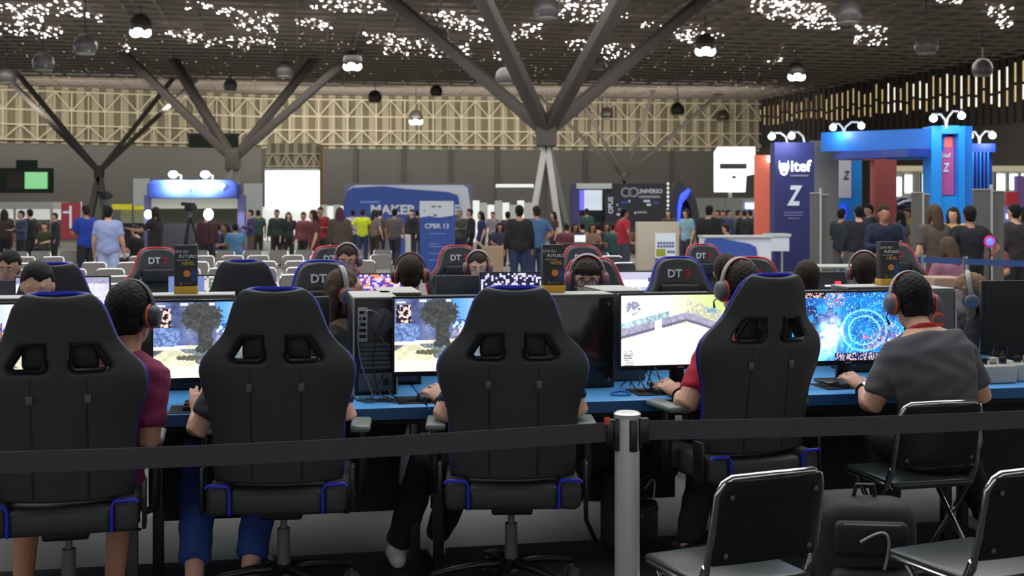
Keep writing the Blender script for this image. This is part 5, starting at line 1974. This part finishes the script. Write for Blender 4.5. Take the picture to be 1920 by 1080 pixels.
s = Stand('grey_stand_wall', 'light grey stand wall between the navy banner and the portal', 'wall panel', 1545, 27)
s.box('panel', 1519, 1572, 264, 470, mat('stand_wall_grey', (132, 130, 126), .7, var=.05), .1, floor=True)
s = Stand('coral_panel', 'bright orange upright panel left of the navy banner', 'panel', 1431, 27)
s.box('panel', 1415, 1448, 291, 442, mat('panel_orange', (240, 116, 90), emit=.12, var=0), .12, floor=True)
s.box('edge_lamp', 1438, 1448, 293, 304, M_lampglow, .1, -.12)
s = Stand('red_portal', 'brick red portal frame under the blue beam', 'portal', 1620, 28)
s.box('lintel', 1556, 1676, 280, 300, M_brick, .4)
s.box('post', 1636, 1676, 300, 470, M_brick, .4, floor=True)
s.box('post', 1556, 1570, 300, 470, M_brick, .4, .2, floor=True)
for cx in (1589, 1615):
    x, z = s.xy(cx, 291)
    obj('spot', MB().ell((x, -.24, z), (.1, .06, .075), n=10, m=7), M_lampglow, s.t, smooth=60)
s = Stand('azure_wall', 'bright azure inner wall with a hanging white Z banner', 'wall panel', 1595, 30)
s.box('wall', 1570, 1615, 290, 470, M_azure2, .1, floor=True)
s.box('banner', 1571, 1593, 294, 371, M_print_w, .04, -.12)
s.text('Z', 1583, 330, 16, M_greyplastic, -.16, bold=.05, sx=.65, shear=.2)
x, z = s.xy(1578, 398)
obj('oval_sign', MB().lathe([(7.5 * s.k, 0), (7.5 * s.k, .05)], (0, 0, 0), 18, Vector((0, -1, 0))), mat('oval_blue', (40, 66, 230), emit=.9, var=0), s.t, loc=(x, -.1, z)).scale = (1, 1, 2)
s = Stand('blue_portal', 'big blue portal with a wide beam and a column holding a pink banner', 'portal', 1700, 24)
# beam running from farther left to nearer right
bl, br = P(1555, 262, 26.6), P(1760, 268, 23.9)
o0 = s.t.location
zt = 3.30
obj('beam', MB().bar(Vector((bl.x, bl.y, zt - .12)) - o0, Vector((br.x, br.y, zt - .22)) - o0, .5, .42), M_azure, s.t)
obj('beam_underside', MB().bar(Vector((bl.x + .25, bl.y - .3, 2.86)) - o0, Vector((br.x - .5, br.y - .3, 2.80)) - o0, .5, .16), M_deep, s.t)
obj('inner_beam', MB().bar(P(1672, 291, 25.6) - o0, P(1745, 289, 24.6) - o0, .3, .2), M_azure2, s.t)
s.box('column_pier', 1738, 1757, 238, 440, M_azure2, .5, floor=True)
s.box('column_pier', 1789, 1801, 238, 440, M_azure2, .5, floor=True)
s.box('column_head', 1757, 1789, 237, 252, M_azure2, .5)
s.box('column_plinth', 1757, 1789, 368, 440, M_azure2, .5, .05, floor=True)
s.box('recess', 1757, 1789, 252, 368, M_deep, .05, .15)
s.box('pink_banner', 1757, 1788, 256, 366, mat('banner_pink', (206, 92, 150), .6), .03, .0)
s.text('itef', 1773, 292, 9, M_print_w, -.03, bold=.02)
s.text('Z', 1772, 315, 16, M_print_w, -.03, bold=.06, sx=.65, shear=.2)
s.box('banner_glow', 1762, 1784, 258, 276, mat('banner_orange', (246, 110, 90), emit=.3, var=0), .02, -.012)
s.box('column_flank', 1801, 1816, 238, 440, M_azure, .8, .2, floor=True)
s = Stand('louvred_blue_panel', 'dark blue panel with upright blue louvres behind the portal column', 'panel', 1838, 25)
s.box('header', 1814, 1861, 270, 286, M_deep, .3)
s.box('panel', 1814, 1862, 286, 356, M_deep, .1, .1, floor=True)
for q in range(5):
    s.box('louvre', 1818 + q * 7, 1821 + q * 7, 286, 356, M_azure if q % 2 == 0 else M_cobalt, .2, -.05)

# grey display partitions with aluminium posts
for (x0, xm, x1, yt, d, lab) in ((1519, 1537, 1555, 361, 17, 'grey folding partition with a pale post right of the navy banner'), (1709, 1729, 1744, 360, 18, 'grey folding partition in front of the blue portal'), (1824, 1857, 1884, 354, 16, 'grey folding partition right of the blue portal')):
    s = Stand('folding_partition', lab, 'partition', xm, d)
    s.box('panel', x0, xm - 1, yt + 2, 440, M_part, .03, floor=True)
    s.box('panel', xm + 2, x1, yt + 5, 440, M_part, .03, .05, floor=True)
    s.box('post', xm - 1.2, xm + 2, yt - 8 if d != 18 else yt, 440, M_alu, .05, -.02, floor=True)
    s.box('top_rail', x0, xm, yt, yt + 2, M_alu, .05)
    s.box('top_rail', xm, x1, yt + 3, yt + 5, M_alu, .05, .05)

s = Stand('red_stall', 'stall with a red sign and lilac wall at the right edge', 'stall', 1900, 34)
s.box('red_sign', 1884, 1905, 360, 386, mat('sign_red', (196, 44, 54), .6), .1, -.1)
s.box('lilac_wall', 1904, 1935, 330, 420, mat('lilac_wall', (120, 90, 150), .6), .2, floor=True)
s.box('lower_wall', 1882, 1905, 386, 420, mat('lilac_light', (150, 150, 200), .6), .1, .1, floor=True)
s.box('lit_sign', 1882, 1896, 401, 410, mat('sign_blue_white', (190, 206, 255)), .1, -.2)
s = Stand('daylit_shutter', 'row of daylit openings low in the wall behind the blue portal', 'window', 1760, 58)
for x0, x1, y0, y1 in ((1664, 1690, 332, 368), (1694, 1710, 328, 362), (1727, 1738, 326, 362), (1866, 1884, 326, 358), (1890, 1908, 326, 356), (1912, 1935, 326, 356)):
    s.box('opening', x0, x1, y0, y1, M_glow, .05)
    s.box('opening_frame', x0 - 1.5, x0, y0 - 2, y1 + 2, M_part, .2, -.05)
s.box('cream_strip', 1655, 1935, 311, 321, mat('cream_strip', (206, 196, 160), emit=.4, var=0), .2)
s.box('wall', 1640, 1935, 321, 400, mat('pale_partition', (158, 156, 148)), .2, .2, floor=True)
s = Stand('dark_globe_exhibit', 'shiny dark blue exhibit model seen through the portal', 'exhibit', 1692, 30)
x, z = s.xy(1694, 385)
obj('shell', MB().ell((x, 0, z), (.27, .2, .24), n=16, m=10), mat('exhibit_blue', (30, 34, 70), .15), s.t, smooth=60)
obj('stripe', MB().tube([(x - .2, -.16, z + .02), (x - .05, -.21, z + .1), (x + .12, -.19, z + .12)], .03, 6), M_print_w, s.t, smooth=60)
obj('pedestal', MB().lathe([(.15, 0), (.12, .1), (.1, z - .2)], (x, 0, 0), 14), M_part, s.t)
obj('lit_tip', MB().ell((x + .18, -.14, z - .22), (.05, .05, .08), n=8, m=6), mat('exhibit_orange', (255, 150, 90), emit=1.5, var=0), s.t, smooth=60)


# video cameras on tripods
def tripod(label, px, py, d):
    top = P(px, py, d)
    t = thing('camera_tripod', label, 'video camera', (top.x, top.y, 0))
    z = top.z
    obj('camera_body', MB().box((0, 0, z), (.16, .38, .2)), M_matteblack, t, .02)
    obj('lens', MB().lathe([(.06, 0), (.06, .14), (.075, .18)], (0, .18, z), 12, Vector((0, 1, 0))), M_matteblack, t)
    obj('viewfinder', MB().box((-.13, -.05, z + .07), (.12, .06, .08)), M_matteblack, t, .01)
    obj('head', MB().lathe([(.05, z - .25), (.06, z - .1)], (0, 0, 0), 10), M_greyplastic, t)
    for k in range(3):
        a = k * 2 * PI / 3 + .4
        obj('leg', MB().tube([(0, 0, z - .2), (math.cos(a) * .45, math.sin(a) * .45, 0)], [.03, .018], 6), M_matteblack, t)
    return t


tripod('video camera raised on a tall tripod behind the man in light blue', 197, 366, 30)
tripod('video camera on a tripod before the blue stand', 356, 388, 28)
for k, (px, py, lab) in enumerate(((278, 402, 'small glaring spotlight left of the long-haired woman'), (391, 402, 'larger glaring spotlight above the seated audience'))):
    c = P(px, py, 27)
    t = thing('spotlight', lab, 'spotlight', (c.x, c.y, 0))
    obj('lamp', MB().ell((0, 0, c.z), (.09 + .02 * k, .08, .10 + .03 * k), n=12, m=8), M_lampglow, t, smooth=60)
    obj('stand', MB().tube([(0, .05, 0), (0, .05, c.z)], .02, 6), M_matteblack, t)

# belt barrier and tables in the right middle distance
t = thing('barrier_belt', 'blue webbing belt in the right middle distance', 'barrier belt', G(1700, 12.0))
p0, p1 = P(1722, 487, 12.4), P(1960, 496, 11.2)
o0 = t.location
obj('webbing', MB().bar(p0 - o0, p1 - o0, .004, .06), mat('blue_webbing', (44, 72, 128), .7), t)
for q in (1722, 1735, 1818, 1960):
    f = (q - 1722) / 238
    c = p0.lerp(p1, f) - o0
    obj('post', MB().tube([Vector((c.x, c.y + .03, -o0.z)), c + Vector((0, .03, .05))], .025, 10), M_chrome, t)
t = thing('bar_table', 'high metal table behind the rear player with the dark headset', 'table', G(1582, 14))
obj('top', MB().box((0, 0, .98), (.75, .5, .03)), M_lightgrey, t, .01)
for sx in (-1, -.35, .35, 1):
    obj('leg', MB().tube([(sx * .34, -.2, 0), (sx * .34, -.2, .97)], .014, 8), M_chrome, t)
t = thing('wooden_table', 'tan table edge right of the grey shirt player', 'table', G(1766, 9.6))
obj('top', MB().box((0, 0, .98), (.26, .4, .22)), mat('tan_board', (166, 128, 104), .6), t, .005)
obj('leg', MB().box((0, 0, .44), (.2, .3, .87)), M_standdark, t)

# ------------------------------------------------------------------ rows of audience chairs
M_bgframe = mat('chair_silver', (210, 208, 204), .2, .95)
M_bgpad = mat('chair_pale_pad', (112, 106, 102), .35)
M_bgpad2 = mat('chair_dark_pad', (38, 38, 42), .5)
bc = folding_chair('audience_chair', 'x', False, M_bgframe, M_bgpad, M_bgpad)
bc['category'] = 'chair'
ubc = [False]
ORD = 'first second third fourth fifth sixth seventh eighth ninth tenth eleventh twelfth thirteenth fourteenth fifteenth sixteenth seventeenth eighteenth'.split()
rows = [(13.5, 215, 700, 'first'), (15.2, 225, 690, 'second'), (17.2, -20, 690, 'third'), (19.5, -20, 700, 'fourth'), (22.2, -20, 720, 'fifth'), (25.5, -20, 720, 'sixth')]
for d, x0, x1, nm in rows:
    step = .56 * F / d
    px = x0
    kk = 0
    while px < x1:
        if not (140 < px < 235 and d > 21):
            place(bc, ubc, G(px + random.uniform(-4, 4), d + (px - 450) / F * d * .19 + random.uniform(-.08, .08)), PI + TH + random.uniform(-.15, .15), ORD[kk] + ' chair from the left in the ' + nm + ' row of silver audience chairs', 'audience chairs, ' + nm + ' row')
            kk += 1
        px += step
bc2 = folding_chair('audience_chair', 'x', False, M_chrome, M_bgpad2, M_bgpad2)
bc2['category'] = 'chair'
ubd = [False]
for px, d, lab in ((1470, 13.2, 'dark chair with chrome frame right of the counter, left one'), (1506, 13.4, 'dark chair with chrome frame beside the grey partition'), (1290, 18, 'dark chair right of the plywood totem'), (1306, 20, 'dark chair between the totem and the counter'), (1182, 19, 'dark chair touching the left side of the plywood totem'),
                   (1150, 22, 'dark chair behind the man in the red shirt'), (1120, 24, 'dark chair among the seated crowd near the dark stand'), (1870, 12.6, 'dark chair behind the blue belt at the right'), (1905, 13.4, 'dark chair at the right edge behind the blue belt')):
    place(bc2, ubd, G(px, d), PI + random.uniform(-.4, .4), lab)

# ------------------------------------------------------------------ the crowd
def standing_joints(arms='down', walk=0.0):
    J = dict(pelvis=V(0, 0, .93), neck=V(0, -.01, 1.43), head=V(0, .015, 1.595), face=V(0, 1, -.05), sh_l=V(-.18, -.01, 1.39), sh_r=V(.18, -.01, 1.39), hip_l=V(-.09, 0, .90), hip_r=V(.09, 0, .90),
             kn_l=V(-.10, .02 + walk * .15, .50), kn_r=V(.10, .02 - walk * .05, .50), an_l=V(-.10, walk * .2, .09), an_r=V(.10, -walk * .25, .09 + .03 * walk))
    A = {'down': ((.245, -.02, 1.12), (.26, .07, .88)), 'crossed': ((.25, .08, 1.13), (-.04, .22, 1.17)), 'hips': ((.36, -.07, 1.15), (.20, .05, 1.01)), 'hold': ((.24, .03, 1.12), (.10, .30, 1.16)), 'reach': ((.28, .18, 1.2), (.3, .45, 1.25))}[arms]
    for sd, sg in (('l', -1), ('r', 1)):
        e, w = A
        J['el_' + sd] = V(sg * e[0], e[1], e[2])
        J['wr_' + sd] = V(sg * w[0], w[1] + (.03 * sg if arms == 'crossed' else 0), w[2])
    return J


def sitting_joints():
    J = dict(pelvis=V(0, 0, .55), neck=V(0, -.02, 1.05), head=V(0, .03, 1.21), face=V(0, 1, -.1), sh_l=V(-.18, -.02, 1.0), sh_r=V(.18, -.02, 1.0), hip_l=V(-.09, 0, .53), hip_r=V(.09, 0, .53),
             kn_l=V(-.11, .42, .52), kn_r=V(.11, .42, .52), an_l=V(-.11, .42, .09), an_r=V(.11, .42, .09), el_l=V(-.25, .05, .76), el_r=V(.25, .05, .76), wr_l=V(-.12, .3, .72), wr_r=V(.12, .3, .72))
    return J


VR = {}
lo = dict(vox=.022)
VR['down'] = make_person_meshes(standing_joints('down'), lo)
VR['crossed'] = make_person_meshes(standing_joints('crossed'), lo)
VR['hips'] = make_person_meshes(standing_joints('hips'), lo)
VR['hold'] = make_person_meshes(standing_joints('hold'), dict(lo, sleeve='long'))
VR['long'] = make_person_meshes(standing_joints('down'), dict(lo, hair='long', width=.92))
VR['longhold'] = make_person_meshes(standing_joints('reach'), dict(lo, hair='long', width=.92))
VR['jacket'] = make_person_meshes(standing_joints('down'), dict(lo, sleeve='long', width=1.1))
VR['hood'] = make_person_meshes(standing_joints('down'), dict(lo, sleeve='long', width=1.15, hair='veil'))
VR['walk'] = make_person_meshes(standing_joints('down', 1.0), lo)
VR['shorts'] = make_person_meshes(standing_joints('down'), dict(lo, legs='shorts', width=1.12))
VR['dress'] = make_person_meshes(standing_joints('down'), dict(lo, dress=True, hair='long', width=.95))
VR['sit'] = make_person_meshes(sitting_joints(), lo)
VR['sitlong'] = make_person_meshes(sitting_joints(), dict(lo, hair='long', width=.92))
M_shoeb = mat('shoe_black', (26, 26, 28))
M_shoew = mat('shoe_white', (198, 196, 200))


def crowd(px, d, var, rz, shirt, pants, label, hair=None, skin=None, h=1.72, group=None):
    """rz: 0 faces away from us, PI faces us"""
    t = thing('person', label, 'person', G(px, d), rz, group)
    sc = h / 1.72 if not var.startswith('sit') else 1.0
    t.scale = (sc, sc, sc)
    dress_up(t, VR[var], cloth('c%d_%d_%d' % shirt, shirt), cloth('c%d_%d_%d' % pants, pants), hair or random.choice((HAIRB, HAIRD)), skin or random.choice((SKIN, SKIN2)), random.choice((M_shoeb, M_shoew)))
    return t


BLK, JEAN, GRY, NAV = (36, 35, 38), (44, 56, 88), (84, 82, 84), (34, 40, 70)  # BLK is lifted to dark grey to imitate haze over the crowd
L_ = crowd
L_(161, 25, 'crossed', .9, (28, 62, 158), (36, 36, 46), 'man in a royal blue shirt with folded arms beside the red banner', h=1.78)
L_(203, 21.5, 'shorts', .1, (150, 160, 205), (170, 180, 220), 'man in a long light blue shirt and pale shorts seen from behind', h=1.74)
L_(8, 34, 'long', .4, (60, 48, 44), BLK, 'woman in brown at the left edge of the hall')
L_(40, 33, 'hold', 2.4, (52, 62, 88), BLK, 'person in slate blue leaning before the white stall', h=1.68)
L_(56, 34, 'jacket', 1.2, (26, 26, 30), BLK, 'person in a black jacket right of the slate blue one')
L_(84, 36, 'sit', 3.0, (62, 74, 48), BLK, 'person in olive green sitting before the white stall')
L_(103, 35, 'jacket', 2.2, (40, 42, 46), BLK, 'person in dark grey next to the red banner', h=1.62)
L_(292, 26, 'longhold', 1.3, (38, 32, 34), BLK, 'long-haired woman in dark clothes reaching left before the blue stand', HAIRD, SKIN2, 1.74)
L_(255, 27, 'sit', 1.2, (24, 26, 28), BLK, 'crouched camera operator in black before the yellow awning')
L_(388, 30, 'jacket', .3, (74, 40, 48), BLK, 'person in maroon under the larger spotlight', h=1.66)
L_(408, 33, 'sit', 1.5, (70, 76, 112), BLK, 'seated person in faded purple before the blue stand')
L_(425, 33, 'sitlong', 2.2, (84, 96, 60), BLK, 'seated person in moss green before the blue stand')
L_(441, 32, 'sit', .4, (84, 132, 168), BLK, 'seated person in light blue right of the moss green one')
L_(470, 38, 'hold', 2.0, (58, 52, 92), (90, 78, 60), 'person in violet standing left of the video wall')
L_(484, 40, 'down', .5, (44, 66, 62), BLK, 'person in teal standing left of the video wall')
L_(519, 36, 'jacket', PI, (38, 52, 44), BLK, 'person in a dark green printed top below the video wall', HAIRB)
L_(541, 36, 'long', PI + .2, (36, 40, 38), BLK, 'long-haired person in near-black beside the dark green top', HAIRB, None, 1.64)
L_(569, 34, 'jacket', PI - .4, (122, 60, 68), BLK, 'person in dusty rose left of the woman in the long dress', h=1.64)
L_(588, 27, 'dress', 1.9, (100, 50, 50), (100, 50, 50), 'woman in a long brown-red dress before the video wall', HAIRD, SKIN, 1.68)
L_(601, 33, 'hold', PI, (142, 40, 48), BLK, 'man in a red printed top right of the long dress', h=1.78)
L_(637, 27, 'hood', .2, (82, 72, 60), (70, 66, 54), 'broad person in a brown hooded jacket left of the yellow shirt', mat('hood_plum', (74, 40, 56), .8), None, 1.74)
L_(661, 42, 'jacket', .3, (170, 172, 182), NAV, 'person in pale grey just left of the yellow shirt')
L_(680, 38, 'hips', 0, (206, 214, 44), (48, 56, 84), 'man in a bright yellow T-shirt seen from behind', h=1.74)
L_(702, 38, 'long', -.6, (120, 104, 98), (56, 46, 46), 'brown-haired woman right of the yellow shirt', HAIRD)
L_(713, 42, 'jacket', 0, (74, 60, 58), BLK, 'person in dark brown behind the brown-haired woman')
L_(740, 34, 'walk', -.2, (98, 88, 84), (40, 42, 56), 'man in a grey-brown top and dark jeans walking before the wide blue stand wall', HAIRB, None, 1.74)
L_(772, 40, 'jacket', 2.5, (30, 30, 34), BLK, 'person in black just left of the totem', h=1.74)
L_(782, 43, 'down', 0, (60, 58, 60), BLK, 'person in dark grey partly behind the totem')
L_(862, 34, 'hold', 2.6, (70, 72, 66), NAV, 'grey-haired person just right of the totem', mat('hair_grey', (120, 112, 106), .6))
L_(881, 35, 'jacket', 1.8, (36, 34, 38), (34, 38, 60), 'person in dark clothes second right of the totem', h=1.74)
L_(902, 34, 'long', 1.9, (34, 44, 96), NAV, 'woman in navy blue right of the totem', HAIRB, None, 1.66)
L_(924, 42, 'down', 2.8, (120, 116, 122), BLK, 'pale-topped person far behind the navy woman', h=1.66)
L_(937, 34, 'sitlong', PI, (64, 58, 80), BLK, 'seated person with a white mask left of the near column')
L_(952, 36, 'down', .4, (62, 52, 56), BLK, 'person in plum grey next to the man in black', h=1.66)
L_(974, 23, 'jacket', .2, (26, 25, 29), (36, 50, 84), 'man in a black jacket and blue jeans seen from behind left of the column', HAIRB, SKIN2, 1.76)
L_(1006, 25, 'hips', .5, (72, 104, 146), (40, 52, 84), 'man in a light blue shirt and jeans at the foot of the near column', HAIRD, SKIN2, 1.76)
L_(1038, 38, 'long', 2.0, (70, 48, 44), BLK, 'person in rust brown right of the near column', None, None, 1.66)
for i, (px, c, lab) in enumerate(((1062, (110, 54, 64), 'rose'), (1078, (58, 50, 92), 'violet'), (1092, (56, 44, 60), 'plum'), (1110, (150, 120, 100), 'beige'), (1122, (40, 44, 48), 'slate'), (1136, (142, 110, 96), 'tan'), (1150, (54, 84, 82), 'teal'), (1196, (110, 84, 50), 'ochre'), (1212, (90, 66, 60), 'brown'), (1232, (66, 60, 62), 'dark grey'))):
    L_(px, 33 + (i % 3), 'sitlong' if i % 2 else 'sit', PI * (i % 2) + .3, c, BLK, 'seated person in %s before the dark two-ring stand' % lab)
L_(1100, 43, 'down', 0, (44, 72, 66), (80, 70, 60), 'person in green watching the lit screen of the dark stand', None, None, 1.78)
L_(1170, 28, 'hips', -1.2, (178, 38, 58), (70, 72, 80), 'man in a red shirt and grey trousers standing side on', HAIRB, SKIN2, 1.72)
L_(1254, 36, 'long', 2.6, (80, 62, 54), BLK, 'woman in brown beside the edge bulbs of the dark stand')
L_(1287, 32, 'long', 2.2, (140, 180, 190), (50, 56, 66), 'woman in pale turquoise before the lit arch', HAIRD)
L_(1330, 26, 'jacket', -.5, (28, 28, 30), BLK, 'broad person in black left of the reception counter', HAIRB, None, 1.78)
for i, (px, c, lab) in enumerate(((1346, (44, 46, 44), 'charcoal'), (1355, (52, 52, 70), 'indigo grey'), (1366, (54, 62, 96), 'slate blue'), (1384, (88, 90, 94), 'mid grey'), (1396, (40, 40, 46), 'soot black'), (1406, (60, 60, 66), 'steel grey'))):
    L_(px, 40 + (i % 2) * 2, 'down' if i % 2 else 'jacket', 2.0 + i, c, BLK, 'distant person in %s beyond the reception counter' % lab)
L_(1362, 30, 'sit', 1.4, (170, 120, 50), BLK, 'seated person with an amber top beyond the reception counter')
L_(1578, 24, 'hold', -.8, (38, 44, 44), (90, 88, 88), 'person in dark green-grey before the azure wall', HAIRB, None, 1.70)
L_(1610, 22, 'jacket', 0, (36, 34, 46), (96, 94, 96), 'man in a dark jacket and grey trousers before the azure wall', HAIRB, None, 1.74)
L_(1630, 27, 'jacket', 1.8, (40, 52, 56), BLK, 'person in petrol blue beside the red post', None, None, 1.80)
L_(1657, 16.5, 'hold', PI, (26, 34, 58), (26, 28, 44), 'man in a navy vest facing us in front of the red portal', HAIRD, SKIN2, 1.72)
L_(1688, 25, 'long', .6, (88, 84, 90), (72, 88, 122), 'person in grey and denim right of the red post', None, None, 1.66)
L_(1702, 27, 'hips', 2.0, (150, 140, 60), (110, 90, 60), 'person in mustard behind the middle partition')
L_(1752, 15.5, 'dress', .3, (86, 74, 66), (110, 62, 66), 'brown-haired woman in a drab dress before the blue portal', HAIRM, SKIN, 1.72)
L_(1738, 20, 'jacket', .5, (40, 40, 60), NAV, 'person in midnight blue partly behind the brown-haired woman', HAIRB, None, 1.74)
L_(1788, 18.5, 'longhold', 2.5, (196, 166, 90), (60, 56, 60), 'woman in a yellow top turned to us before the blue portal', HAIRD, SKIN, 1.70)
L_(1780, 13.5, 'sitlong', .4, (150, 100, 120), (70, 50, 60), 'seated child with brown hair and a pink top under the yellow-topped woman', HAIRM)
L_(1818, 15.5, 'hips', .1, (30, 30, 34), BLK, 'man in a black T-shirt seen from behind before the right partition', HAIRB, None, 1.70)
L_(1858, 17, 'sit', 2.4, (120, 60, 60), BLK, 'seated person in brick red under the right partition')
L_(1902, 17.5, 'jacket', .5, (52, 46, 46), (40, 38, 42), 'person in a long dark coat at the right edge', HAIRB, None, 1.74)
L_(1921, 20, 'long', 1.0, (90, 50, 58), BLK, 'person in wine red cut by the right edge')
t = thing('blue_lamp', 'small glowing blue and pink toy light on a thin pole beside the man in black', 'light', P(1856, 453, 15.2))
obj('globe', MB().ell((0, 0, 0), (.05, .05, .05), n=12, m=8), mat('toy_blue', (70, 90, 255), emit=2.5, var=0), t, smooth=60)
obj('ring', MB().tube([(math.cos(a) * .065, 0, math.sin(a) * .065) for a in [i * PI / 8 for i in range(16)]], .014, 6, closed=True), mat('toy_pink', (190, 40, 90), emit=.6, var=0), t, smooth=60)
obj('pole', MB().tube([(0, 0, -.05), (0, 0, .0 - t.location.z)], .012, 6), M_matteblack, t)
t = thing('side_table', 'dark high table under the small open laptop', 'table', G(1088, 26))
obj('top', MB().box((0, 0, .93), (.9, .5, .03)), M_standdark, t)
obj('cloth', MB().box((0, 0, .46), (.84, .44, .91)), M_standdark, t)
t = thing('laptop', 'small open laptop with a white screen among the seated crowd', 'laptop', P(1088, 456, 26))
obj('base', MB().box((0, 0, 0), (.3, .22, .02)), M_greyplastic, t)
obj('screen', MB().box((0, .1, .10), (.24, .015, .15)), M_softglow, t)

bpy.data.scenes.remove(_tmp)
